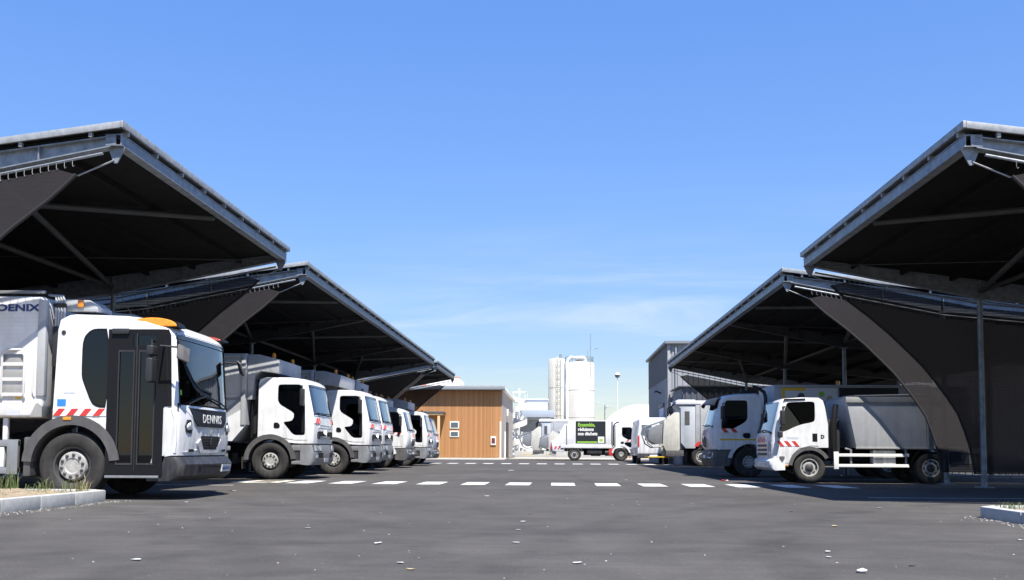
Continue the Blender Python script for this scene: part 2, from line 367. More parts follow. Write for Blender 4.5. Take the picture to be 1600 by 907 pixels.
# concrete pavement and verge at the far end
pv = MB().box(-3.9, 40, 92, 97, -.01, .12).build('pavement', 'concretelight', bev=.02); tag(pv, kind='structure')
pv = MB().box(-24, -4.4, 84.8, 89.9, -.01, .13).build('far_verge', 'concretelight', bev=.02); tag(pv, kind='structure')
fg = flat('verge_grass', 'grass', None, -23, -5.2, 86.6, 89.8, .136); tag(fg, 'thin strip of grass along the foot of the timber building', 'grass', kind='stuff')

# kerbed planting islands
def island(nm, kerb_pts, s, h, label):
    """kerb_pts: outline run of the kerb from front to back; s: side the island lies on"""
    t = thing(nm, label, 'kerb', (kerb_pts[0][0], kerb_pts[0][1], 0))
    ox, oy = kerb_pts[0]
    for (a, b) in zip(kerb_pts, kerb_pts[1:]):
        a = Vector((a[0]-ox, a[1]-oy, 0)); b = Vector((b[0]-ox, b[1]-oy, 0)); d = (b-a); ln = d.length; d.normalize(); nrm = Vector((d.y, -d.x, 0))*s
        k = max(1, round(ln/1.0))
        for i in range(k):
            p = a+d*(ln*i/k+.004); q = a+d*(ln*(i+1)/k-.004)
            w = -nrm*.15
            mb = MB(); vs = [p, q, q+w, p+w]
            mb.add([(*v.xy, -.02) for v in vs]+[(*v.xy, h) for v in vs], [(0,1,2,3),(4,5,6,7),(0,1,5,4),(1,2,6,5),(2,3,7,6),(3,0,4,7)])
            mb.build('kerb_stone', 'concrete', t, bev=.022)
    return t
island('kerb', [(-6.69, 9.0), (-6.69, 14.6), (-7.0, 14.9), (-13, 14.95)], 1, .165, 'pale concrete kerb round the dry weedy bed below the near left truck')
island('kerb', [(5.13, 6.0), (5.13, 12.4), (5.4, 12.7), (12, 12.75)], -1, .135, 'pale concrete kerb round the grassy bed at the right edge')
def bed(name, mat, x0, x1, y0, y1, amp, label):
    nx, ny = 50, 50; mb = MB(); vs = []
    for j in range(ny+1):
        for i in range(nx+1):
            x = x0+(x1-x0)*i/nx; y = y0+(y1-y0)*j/ny; e = min(i, nx-i, j, ny-j)/6
            vs.append((x, y, (.13 if x0 < 0 else .10)+min(1, e)*(amp*.6+rnd.uniform(-.018, .022)+amp*.4*math.sin(x*2.1+y*1.3))))
    mb.add(vs, [(j*(nx+1)+i, j*(nx+1)+i+1, (j+1)*(nx+1)+i+1, (j+1)*(nx+1)+i) for j in range(ny) for i in range(nx)])
    o = mb.build(name, mat, smooth=60, recalc=False); return tag(o, kind='structure')
bed('soil_bed', 'soil', -13, -6.84, 9, 14.8, .06, '')
bed('grass_bed', 'soil', 5.28, 12, 6, 12.6, .05, '')
def blades(name, mat, spots, label, cat):
    mb = MB()
    for (x, y, z, n, h, sp, lean) in spots:
        for _ in range(n):
            a = rnd.uniform(0, 6.283); r = sp*math.sqrt(rnd.random()); px, py = x+r*math.cos(a), y+r*math.sin(a)
            hh = h*rnd.uniform(.45, 1.1); b = rnd.uniform(0, 6.283); l = lean*rnd.uniform(.2, 1.2)*hh; w = rnd.uniform(.0025, .006)
            c, s_ = math.cos(b), math.sin(b); nx, ny = -s_*w, c*w
            m1 = (px+c*l*.35, py+s_*l*.35, z+hh*.6); tp = (px+c*l, py+s_*l, z+hh*(1-.25*lean))
            mb.add([(px-nx,py-ny,z-.02),(px+nx,py+ny,z-.02),(m1[0]+nx*.8,m1[1]+ny*.8,m1[2]),(m1[0]-nx*.8,m1[1]-ny*.8,m1[2]),tp], [(0,1,2,3),(3,2,4)])
    o = mb.build(name, mat, recalc=False); return tag(o, label, cat, kind='stuff')
spots = [(-7.55, 14.5, .17, 26, .26, .12, .9), (-8.0, 14.35, .17, 34, .40, .14, .6), (-8.2, 14.2, .17, 40, .34, .16, .8), (-7.2, 14.55, .16, 22, .22, .16, 1.1), (-8.6, 14.3, .17, 30, .30, .2, .9), (-6.98, 14.5, .15, 12, .2, .1, .9), (-7.4, 13.9, .17, 22, .16, .2, 1.1), (-7.8, 13.4, .18, 25, .16, .3, 1.1), (-8.3, 13.7, .18, 20, .2, .2, 1.0)]
blades('weeds', 'grass', spots, 'long green weeds sprouting from the dry bed before the near left wheel', 'weeds')
blades('dry_stubble', 'straw', [(rnd.uniform(-9.5, -6.9), rnd.uniform(10.5, 14.7), .17, 5, .05, .16, 1.6) for _ in range(150)]+[(-7.0, 14.5, .16, 25, .3, .12, .7)], 'straw coloured stubble on the dry bed at the left edge', 'stubble')
blades('lawn', 'grass', [(rnd.uniform(5.35, 9), rnd.uniform(8.5, 12.5), .12, 16, .10, .2, 1.0) for _ in range(420)], 'short patchy grass inside the right kerb', 'grass')

# ------------------------------------------------------------------ canopies
CURVE0 = [(.64, 4.36), (.8, 4.20), (1.0, 4.02), (1.46, 3.66), (1.9, 3.27), (2.27, 2.9), (2.56, 2.6), (2.8, 2.29), (3.06, 1.93), (3.27, 1.59), (3.40, 1.24), (3.5, .91), (3.56, .6), (3.6, .30)]
SL = .13
def canopy(s, xe, H, y0, y1, nb, kc, label, rear):
    LU, UC = 9.6*kc, 3.75*kc; CURVE = [(u*kc, .3+(z-.3)*((H-.83)/4.29)) for u, z in CURVE0]
    t = thing('vehicle_canopy', label, 'canopy', (s*(xe+UC), y0, 0), 0, 'steel canopies over the parking bays')
    LY = y1-y0; X = lambda u: s*(u-UC)
    zt = lambda u: H-SL*u
    def sl(u0, u1, a, b): return [(X(u0), zt(u0)+a), (X(u1), zt(u1)+a), (X(u1), zt(u1)+b), (X(u0), zt(u0)+b)]
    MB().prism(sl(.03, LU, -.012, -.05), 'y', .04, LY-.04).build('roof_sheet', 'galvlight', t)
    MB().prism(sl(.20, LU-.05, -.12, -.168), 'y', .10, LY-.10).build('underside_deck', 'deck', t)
    fa = [MB().prism([(X(0), H), (X(.045), H), (X(.045), H-.10), (X(0), H-.10)], 'y', 0, LY)]
    for a, b in ((-.001, .04), (LY-.04, LY+.001)): fa.append(MB().prism(sl(.047, LU, 0, -.10), 'y', a, b))
    for f_ in fa: f_.build('fascia', 'galvlight', t, bev=.006)
    # brackets between fascia and beams
    br = MB(); n = int(LY/1.05)
    for i in range(n+1):
        y = .25+(LY-.5)*i/n; br.box(X(.015), X(.12), y-.025, y+.025, H-.168, H-.102)
    for y in (.03, LY-.09):
        for i in range(9):
            u = .5+i*1.05; br.prism([(X(u-.025), zt(u)-.102), (X(u+.025), zt(u)-.102), (X(u+.025), zt(u)-.168), (X(u-.025), zt(u)-.168)], 'y', y, y+.06)
    br.build('fascia_bracket', 'galvlight', t)['kind'] = 'stuff'
    # eaves beam
    e = MB().box(X(.05), X(.21), .10, LY-.10, H-.185, H-.17).box(X(.05), X(.21), .10, LY-.10, H-.345, H-.33).box(X(.06), X(.075), .10, LY-.10, H-.33, H-.185)
    e.build('eaves_beam', 'galv', t, bev=0)
    # gable and inner frames
    ys = [.17]+[LY*k/nb for k in range(1, nb)]+[LY-.17]
    d = lambda u: .15+.27*min(1, u/UC) if u < UC else .42-.2*(u-UC)/(LU-UC)
    for k, y in enumerate(ys):
        outer = k in (0, len(ys)-1); u0 = .215
        top = lambda u: zt(u)-.17
        us = [u0, UC, LU-.1]
        w = MB().prism([(X(u), top(u)-.018) for u in us]+[(X(u), top(u)-d(u)+.018) for u in reversed(us)], 'y', y-.008, y+.008)
        for (a, b) in zip(us, us[1:]):
            w.prism([(X(a), top(a)), (X(b), top(b)), (X(b), top(b)-.017), (X(a), top(a)-.017)], 'y', y-.085, y+.085)
            w.prism([(X(a), top(a)-d(a)+.017), (X(b), top(b)-d(b)+.017), (X(b), top(b)-d(b)), (X(a), top(a)-d(a))], 'y', y-.085, y+.085)
        for u in (1.3, 2.5, UC):
            w.prism([(X(u-.008), top(u)-.02), (X(u+.008), top(u)-.02), (X(u+.008), top(u)-d(u)+.02), (X(u-.008), top(u)-d(u)+.02)], 'y', y-.08, y+.08)
        w.build('roof_beam', 'galv' if k == 0 else 'tubesteel' if not outer else 'galv', t, smooth=0)
        zc = top(UC)-d(UC)
        c = MB().tube([(X(UC), y, .03), (X(UC), y, zc-.02)], .064, 14).box(X(UC)-.16, X(UC)+.16, y-.16, y+.16, 0, .03).box(X(UC)-.13, X(UC)+.13, y-.1, y+.1, zc-.02, zc-.002)
        c.build('column', 'galv', t)
        zb = top(8.7)-d(8.7)
        MB().tube([(X(8.7), y, 0), (X(8.7), y, zb-.005)], .075, 12).build('rear_column', 'galv', t)
        if outer:  # corner gusset and tension cable
            sg = 1 if k else -1
            zg = H-.345
            MB().prism([(X(.03), zg), (X(.30), zg), (X(.20), zg-.24), (X(.15), zg-.24)], 'y', y-.02*sg-.012, y-.02*sg+.012).prism([(X(.14), zg+.17), (X(.30), zg+.17), (X(.30), zg+.0), (X(.14), zg+.0)], 'y', y+.06*sg, y+.075*sg).build('corner_gusset', 'galv', t)
            MB().tube([(X(.19), y, zg-.2), (X(.66*kc), y, CURVE[0][1]+.01)], .012, 6).build('tension_cable', 'galvlight', t)
    # purlins
    p = MB()
    for i in range(8):
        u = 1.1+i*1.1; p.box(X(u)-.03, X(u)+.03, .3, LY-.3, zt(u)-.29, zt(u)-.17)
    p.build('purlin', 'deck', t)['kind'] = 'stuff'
    # bracing tubes in the plane of the roof, bay by bay
    for k in range(nb):
        ya, yb = ys[k], ys[k+1]; zc = zt(UC)-.42
        for (pa, pb, r) in (((UC, ya+.1, zc), (UC, yb-.1, zc), .055), ((UC, yb-.1, zc), (2.1, ya+.1, zt(2.1)-.42), .06), ((.24, (ya+yb)/2, zt(.2)-.34), (UC, ya+.1, zc), .055), ((.24, yb-.15, zt(.2)-.34), (LU-.5, ya+.2, zt(LU)-.4), .010)):
            MB().tube([(X(pa[0]), pa[1], pa[2]), (X(pb[0]), pb[1], pb[2])], r, 10).build('bracing_tube', 'tubesteel', t)
    # laced mesh at both gables
    kz = 1
    for side, y in ((0, ys[0]), (1, ys[-1])):
        yy = y+(-.10 if side == 0 else .10)
        zr = lambda u: zt(u)-.17-d(u)-.09
        topz = lambda u: zr(u)-.10
        cur = [(u, z*kz) for u, z in CURVE]
        ub = 8.6
        poly = cur+[(ub, .30)]+[(u, topz(u)) for u in (ub, UC, 2.0, 1.0)]
        poly = [q for q in poly]
        MB().prism([(X(u), z) for u, z in poly], 'y', yy-.004, yy+.004).build('mesh_screen', 'mesh', t, smooth=0)
        MB().tube([(X(u), yy, z) for u, z in cur], .028, 8).build('screen_hem', 'rope', t)
        MB().tube([(X(.32), yy, zr(.32)), (X(UC), yy, zr(UC)), (X(ub), yy, zr(ub))], .022, 8).build('lacing_rail', 'galv', t)
        MB().tube([(X(UC), yy, .22), (X(ub), yy, .22)], .022, 8).build('bottom_rail', 'galv', t)
        la = MB(); u = .75
        while u < 5.2:
            zz = zr(u); la.tube([(X(u)-.015, yy-.014, zz+.01), (X(u)-.015, yy-.012, zz-.085), (X(u), yy-.012, zz-.115), (X(u)+.018, yy-.012, zz-.095)], .0045, 4, caps=False); u += .12
        u = UC+.1
        while u < 8:
            la.box(X(u)-.012, X(u)+.012, yy-.012, yy-.006, .24, .31); u += .16
        o = la.build('lacing', 'lace', t); o['kind'] = 'stuff'
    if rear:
        MB().prism([(X(8.8), .25), (X(8.805), .25), (X(8.805), zt(8.8)-.5), (X(8.8), zt(8.8)-.5)], 'y', .2, LY-.2).build('added_backing', 'backingdark', t)  # added sheet that keeps the space behind these bays dark
    return t
canopy(-1, 6.35, 5.58, 14.02, 23.2, 1, 1.114, 'nearest canopy on the left, sheltering the truck with amber beacon', True)
canopy(-1, 6.35, 5.58, 24.85, 51.65, 3, 1.114, 'long canopy on the left, behind the nearest one', True)
canopy(-1, 6.35, 5.58, 52.8, 62.1, 1, 1.114, 'farthest small canopy on the left, beside the timber building', True)
canopy(1, 5.63, 5.39, 13.82, 23.12, 1, 1.062, 'nearest canopy at the right edge with one slim steel column in view', False)
canopy(1, 5.63, 5.39, 24.95, 51.1, 3, 1.062, 'long canopy on the right with curved mesh over the small grey tipper', False)
# ------------------------------------------------------------------ vehicles
TS = [-1, -.995, -.975, -.94, -.9, -.82, -.68, -.48, -.24, 0, .24, .48, .68, .82, .9, .94, .975, .995, 1]
def sstep(a): a = max(0, min(1, a)); return a*a*(3-2*a)
class Cab:
    """side profile swept across the width; the front corners and roof edges are rounded off"""
    def __init__(s, prof, w, B, rd, xf=0, fl=.6, k=.0):
        s.prof, s.w, s.B, s.rd, s.xf, s.fl, s.k = prof, w, B, rd, xf, fl, k; s.zt = max(z for x, z in prof)
    def g(s, t): t = min(1, abs(t)); return 1-(1-t**4)**.25
    def P(s, t, x, z):
        f = sstep((x-(s.xf-s.fl))/(s.fl*.8)); h = sstep((z-(s.zt-.32))/.3)
        return (x-s.B*s.g(t)*f, t*s.w*(1-s.k*max(0, z-1.5)), z-s.rd*s.g(t)*h)
    def shell(s, name, mat, parent, skip=(), holes=(), inset=0):
        pr = s.prof
        if inset:
            cx = sum(p[0] for p in pr)/len(pr); cz = sum(p[1] for p in pr)/len(pr); pr = [(cx+(x-cx)*(1-inset), cz+(z-cz)*(1-inset)) for x, z in pr]
        n = len(pr); mb = MB(); ks = 1-inset
        for t in TS: mb.v += [((q := s.P(t, x, z))[0], q[1]*ks, q[2]) for x, z in pr]
        for j in range(len(TS)-1):
            for i in range(n):
                if i in skip and abs(TS[j]+TS[j+1])/2 < .9: continue
                a, b = j*n+i, j*n+(i+1) % n; mb.f.append((a, b, b+n, a+n))
        for t, base in ((-1, 0), (1, (len(TS)-1)*n)):
            outer = [Vector(mb.v[base+i]) for i in range(n)]; hs = []
            for h in holes: hs.append([Vector((x, t*s.w*ks*(1-s.k*max(0, z-1.5)), z)) for x, z in h])
            idx = list(range(base, base+n))
            for h in hs:
                idx += list(range(len(mb.v), len(mb.v)+len(h))); mb.v += [tuple(v) for v in h]
            flat2 = [[Vector((v.x, v.z, 0)) for v in l] for l in [outer]+hs]
            for tri in tessellate_polygon(flat2): mb.f.append(tuple(idx[q] for q in tri))
        return mb.build(name, mat, parent, smooth=40)
    def xz(s, z):
        best = None; pr = s.prof; n = len(pr)
        for i in range(n):
            (x0, z0), (x1, z1) = pr[i], pr[(i+1) % n]
            if z0 != z1 and min(z0, z1) <= z <= max(z0, z1):
                x = x0+(x1-x0)*(z-z0)/(z1-z0)
                if best is None or x > best: best = x
        return best if best is not None else s.xf
    def F(s, y, z, off=.01):
        p = s.P(y/s.w, s.xz(z), z); return (p[0]+off, p[1]+math.copysign(off*min(1, abs(y/s.w))**7, y), p[2])
    def front(s, name, mat, parent, poly, off=.012, depth=.03):
        """a piece lying on the rounded front; poly in (y, z)"""
        pts = []
        for (a, b) in zip(poly, poly[1:]+poly[:1]):
            m = max(1, int(math.hypot(a[0]-b[0], a[1]-b[1])/.16))
            pts += [(a[0]+(b[0]-a[0])*i/m, a[1]+(b[1]-a[1])*i/m) for i in range(m)]
        n = len(pts); mb = MB(); mb.v = [s.F(y, z, off) for y, z in pts]+[s.F(y, z, off-depth) for y, z in pts]
        for tri in tessellate_polygon([[Vector((y, z, 0)) for y, z in pts]]): mb.f.append(tuple(tri))
        mb.f += [(i, (i+1) % n, (i+1) % n+n, i+n) for i in range(n)]
        return mb.build(name, mat, parent, smooth=30, recalc=True) if name else mb
    def screen(s, name, mat, parent, z0, z1, tm=.9, off=-.012, ns=6):
        mb = MB(); ts = [t for t in TS if abs(t) <= tm+1e-6]; nt_ = len(ts)
        for i in range(ns+1):
            z = z0+(z1-z0)*i/ns
            for t in ts: p = s.P(t, s.xz(z), z); mb.v.append((p[0]+off, p[1], p[2]))
        mb.f = [(i*nt_+j, i*nt_+j+1, (i+1)*nt_+j+1, (i+1)*nt_+j) for i in range(ns) for j in range(nt_-1)]
        return mb.build(name, mat, parent, smooth=60)
    def side(s, name, mat, parent, poly, sg, off=.006, depth=.02, holes=(), bev=0):
        y = lambda z: sg*(s.w*(1-s.k*max(0, z-1.5))+off); yb = lambda z: sg*(s.w*(1-s.k*max(0, z-1.5))+off-depth)
        loops = [poly]+list(holes); mb = MB(); idx = []
        for lp in loops:
            n = len(lp); b = len(mb.v); mb.v += [(x, y(z), z) for x, z in lp]+[(x, yb(z), z) for x, z in lp]
            idx += list(range(b, b+n)); mb.f += [(b+i, b+(i+1) % n, b+(i+1) % n+n, b+i+n) for i in range(n)]
        for tri in tessellate_polygon([[Vector((x, z, 0)) for x, z in lp] for lp in loops]): mb.f.append(tuple(idx[q] for q in tri))
        return mb.build(name, mat, parent, bev=bev, smooth=30)
def grow(poly, k):
    cx = sum(p[0] for p in poly)/len(poly); cz = sum(p[1] for p in poly)/len(poly); return [(cx+(x-cx)*k, cz+(z-cz)*k) for x, z in poly]
def wheel(parent, x, y, sg, r=.52, wd=.28, style='holes', dual=False):
    """sg: outward side. the tyre is the wheel, rim and hub hang below it"""
    h = wd/2; rr = r*.57
    prof = [(rr, -h*.8), (rr+.03, -h*.98), (r*.82, -h), (r*.955, -h*.93), (r, -h*.78)]
    for q in (-.5, 0, .5): prof += [(r, h*q-.02), (r-.016, h*q-.015), (r-.016, h*q+.015), (r, h*q+.02)]
    prof += [(r, h*.78), (r*.955, h*.93), (r*.82, h), (rr+.03, h*.98), (rr, h*.8)]
    yc = y-sg*h
    w = MB().lathe(prof, (x, yc, r), n=40).build('wheel', 'rubber', parent, smooth=50)
    if dual: MB().lathe(prof, (x, yc-sg*(wd+.05), r), n=30).build('inner_tyre', 'rubber', w, smooth=50)
    a = sg
    if style == 'flat':   # pale dished disc with bolt ring and hub
        rim = MB().lathe([(rr+.004, a*h*.84), (rr-.02, a*h*.80), (rr-.035, a*h*.2), (rr*.80, -a*h*.05)], (x, yc, r), n=36).build('rim', 'rimdark', w, smooth=40)
        hub = MB().lathe([(rr*.80, a*h*-.05), (rr*.76, a*h*.55), (rr*.70, a*h*.74), (rr*.42, a*h*.78), (rr*.38, a*h*.70), (.001, a*h*.70)], (x, yc, r), n=36).build('hub', 'rim', w, smooth=40)
        b = MB()
        for k in range(10):
            t = 2*math.pi*k/10+.2; b.lathe([(.026, a*h*.70), (.026, a*h*.86), (.016, a*h*.93), (.001, a*h*.93)], (x+rr*.57*math.cos(t), yc, r+rr*.57*math.sin(t)), n=8)
        b.build('wheel_bolts', 'rimdark', w)['kind'] = 'stuff'
    else:                 # outer ring, hand holes, dark centre
        MB().lathe([(rr+.004, a*h*.86), (rr-.02, a*h*.84), (rr-.03, a*h*.5), (rr*.86, a*h*.35), (rr*.50, a*h*.62), (rr*.46, a*h*.62)], (x, yc, r), n=36).build('rim', 'rim', w, smooth=40)
        hb = MB().lathe([(rr*.47, a*h*.60), (rr*.45, a*h*.75), (rr*.30, a*h*.98), (.001, a*h*1.0)], (x, yc, r), n=24)
        for k in range(8):
            t = 2*math.pi*k/8; hb.lathe([(.045, a*h*.46), (.04, a*h*.49), (.001, a*h*.49)], (x+rr*.70*math.cos(t), yc, r+rr*.70*math.sin(t)), n=8)
        hb.build('hub', 'rimdark', w)
    return w
def stripes(parent, fn, u0, u1, v0, v1, n, slant=1, name='hazard_stripes'):
    """red and white warning stripes; fn(poly, off, name, mat) lays a piece on a surface"""
    b = fn([(u0, v0), (u1, v0), (u1, v1), (u0, v1)], .008, name, 'plate')
    p = (u1-u0)/n; mb = []
    for k in range(n):
        a = u0+k*p; d = (v1-v0)*.8*slant*(1 if p > 0 else -1)
        q = [(a+d*0, v0), (a+p*.5, v0), (a+p*.5+d, v1), (a+d, v1)]
        lo, hi = min(u0, u1), max(u0, u1)
        q = [(max(lo, min(hi, x)), z) for x, z in q]
        o = fn(q, .012, 'red_stripe', 'red'); o.parent = b
    return b
def seats(t, cab, xs, zs, x_d, z_d):
    w = cab.w
    m = MB()
    for y in (-w*.5, w*.5):
        m.box(xs-.25, xs+.25, y-.25, y+.25, zs-.12, zs).box(xs-.30, xs-.16, y-.23, y+.23, zs, zs+.55).box(xs-.28, xs-.18, y-.13, y+.13, zs+.58, zs+.76)
    m.build('seat', 'seat', t, bev=.03)
    box('dashboard', 'dash', t, x_d-.38, x_d, -w*.86, w*.86, z_d-.4, z_d-.06, bev=.05)
    MB().tube([(x_d-.42+.07*math.sin(a), w*.5+.22*math.cos(a), z_d+.03+.2*math.sin(a)) for a in [2*math.pi*i/20 for i in range(20)]], .016, 6, closed=True).build('steering_wheel', 'black', t)
def wipers(t, cab, z, spans):
    for (a, b, dz) in spans:
        MB().tube([cab.F(a, z, .03), cab.F((a+b)/2, z+dz*.5+.02, .035), cab.F(b, z+dz, .03)], .014, 6).build('wiper', 'black', t)
def mirror(t, x, y, z, sg, h=.36, w=.2, arm=(.1, .0, .25)):
    m = MB().box(x-.05, x+.06, y-w/2, y+w/2, z-h/2, z+h/2).build('mirror', 'plastic', t, bev=.035, seg=3)
    MB().tube([(x, y, z+h/2-.03), (x, y, z+h/2+.08), (x-arm[0], y-sg*.2, z+h/2+.1)], .016, 6).build('mirror_arm', 'plastic', m)
def fender(t, cab, cx, cz, r0, r1, a0, a1, sg, mat='fender', inner=.5, off=.02):
    pts = arc(cx, cz, r1, a0, a1, 24)+arc(cx, cz, r0, a1, a0, 24)
    return MB().prism(pts, 'y', sg*(cab.w-inner), sg*(cab.w+off)).build('wheel_arch', mat, t, smooth=40)
def rails(t, x0, x1, w, mat='silver', zs=(.42, .80)):
    for sg in (-1, 1):
        for z in zs: box('side_guard', mat, t, x1, x0, sg*(w-.04), sg*w, z, z+.12, bev=.015)
        p = MB()
        for x in (x0-.12, (x0+x1)/2, x1+.12): p.box(x-.04, x+.04, sg*(w-.09), sg*(w-.045), zs[0], 1.0)
        p.build('guard_post', mat, t)
def chassis(t, x0, x1, z=.72, box_=True):
    m = MB()
    for sg in (-1, 1): m.box(x1, x0, sg*.36-.05, sg*.36+.05, z, z+.24)
    for k in range(5): x = x0+(x1-x0)*(k+.5)/5; m.box(x-.06, x+.06, -.31, .31, z+.03, z+.2)
    m.build('chassis', 'black', t)
    MB().lathe([(.001, -.35), (.27, -.35), (.27, .35), (.001, .35)], (x0-1.15, -.72, .62), 'x', 20).build('air_tank', 'plastic', t)
    if box_: box('battery_box', 'plastic', t, x0-2.0, x0-1.0, .5, 1.05, .4, .9, bev=.03)
def refuse_body(t, x0, x1, z0, z1, w, mat='bodygrey', hopper=True, lower='white', ribs=3):
    """compactor body: sloped front, side ribs, pale lower skirt, tailgate with bin lift"""
    b = MB().prism([(x0, z0+.45), (x0, z1), (x1+.5, z1), (x1-.1, z1-.5), (x1, z0), (x0-.35, z0)], 'y', -w, w).build('body', mat, t, bev=.03)
    for sg in (-1, 1):
        a = w+.002
        MB().prism([(x0-.01, z0+.43), (x0-.01, z0+.95), (x0-1.15, z0+.30), (x1+.1, z0+.30), (x1+.1, z0+.01), (x0-.36, z0+.01)], 'y', sg*a, sg*(a+.02)).build('skirt', lower, b)
        for k in range(ribs):
            x = x0-.06-(x0-x1-1.0)*k/(ribs-1); box('rib', mat, b, x-.07, x+.05, sg*a, sg*(a+.05), z0+.46, z1-.03, bev=.012)
        for z in (z0+1.25, z1-.09): box('rail', mat, b, x1+.7, x0-.15, sg*a, sg*(a+.035), z-.035, z+.035, bev=.01)
    if hopper:
        h = MB().prism([(x0+.02, z1-1.3), (x0+.16, z1-1.3), (x0+.22, z1-.62), (x0+.38, z1-.5), (x0+.9, z1-.56), (x0+.92, z1-.17), (x0+.35, z1-.03), (x0+.02, z1-.03)], 'y', -w*.97, w*.97).build('front_hopper', mat, t, bev=.02)
        for sg in (-1, 1):
            q = MB().lathe([(.05, 0), (.055, .02), (.055, .12), (.03, .15), (.001, .15)], (x0+.7, sg*w*.8, z1-.12), 'z', 12).build('beacon', 'amber', h)
        MB().box(x0+.04, x0+.3, -w*.7, w*.7, z0+.2, z1-.7).build('hydraulic_unit', 'plastic', t, bev=.04)
        for y in (-w*.85, -w*.78, w*.8): MB().tube([(x0+.12, y, z0+.1), (x0+.13, y, z1-1.2), (x0+.2, y, z1-.7)], .025, 6).build('hose', 'black', t)
    return b
def tailgate(t, x, z0, z1, w, mat='white', plates='olive'):
    """rear hopper with bin lift comb, at the rear end x (facing -x)"""
    g = MB().prism([(x+.5, z1), (x-.15, z1-.05), (x-.75, z1-1.2), (x-1.1, z0+.35), (x-1.0, z0-.35), (x-.2, z0-.45), (x, z0)], 'y', -w, w).build('tailgate', mat, t, bev=.04)
    for sg in (-1, 1):
        box('ram', 'silver', g, x-.02, x+.06, sg*(w+.01), sg*(w+.07), z0+.1, z1-.1, bev=.02)
        stp = MB()
        for k in range(3): stp.prism([(x-.9+k*.25, z0-.2), (x-.78+k*.25, z0-.2), (x-.66+k*.25, z0), (x-.78+k*.25, z0)], 'y', sg*(w+.004), sg*(w+.012))
        stp.build('hazard_stripes', 'red', g)
        MB().prism([(x-1.15, z0-.65), (x-.75, z0-.75), (x-.6, z0+.9), (x-1.0, z0+1.15), (x-1.3, z0+.7), (x-1.3, z0-.2)], 'y', sg*(w*.86), sg*(w*.86+.05)).build('lift_plate', plates, g, bev=.012)
        MB().tube([(x-1.3, sg*w*.6, z0+.9), (x-1.9, sg*w*.6, z0+.62), (x-2.0, sg*w*.6, z0-.1), (x-1.75, sg*w*.6, z0-.35), (x-1.2, sg*w*.6, z0-.3)], .03, 8).build('lift_arm', 'silver', g)
    for k in range(5):
        y = -w*.7+w*1.4*k/4
        MB().prism([(x-1.32, z0+.75), (x-1.95, z0+.5), (x-2.0, z0-.05), (x-1.5, z0-.2), (x-1.32, z0-.1)], 'y', y-.12, y+.12).build('lift_comb', 'silver', g, bev=.015)
    box('foot_step', 'yellow', g, x-1.5, x-1.1, -w*.8, w*.8, .42, .46, bev=.01)
    for sg in (-1, 1): box('tail_lamp', 'taillight', g, x-1.13, x-1.05, sg*w*.92, sg*w*.99, z0-.25, z0+.1, bev=.01)
def rear_wheels(t, xs, w, r=.52, style='holes', arch=True):
    for x in xs:
        for sg in (-1, 1):
            wheel(t, x, sg*w, sg, r, .28, style, dual=True)
            if arch: MB().prism(arc(x, r, r+.14, 15, 165, 12)+arc(x, r, r+.10, 165, 15, 12), 'y', sg*(w-.6), sg*(w+.02)).build('mudguard', 'fender', t, smooth=40)

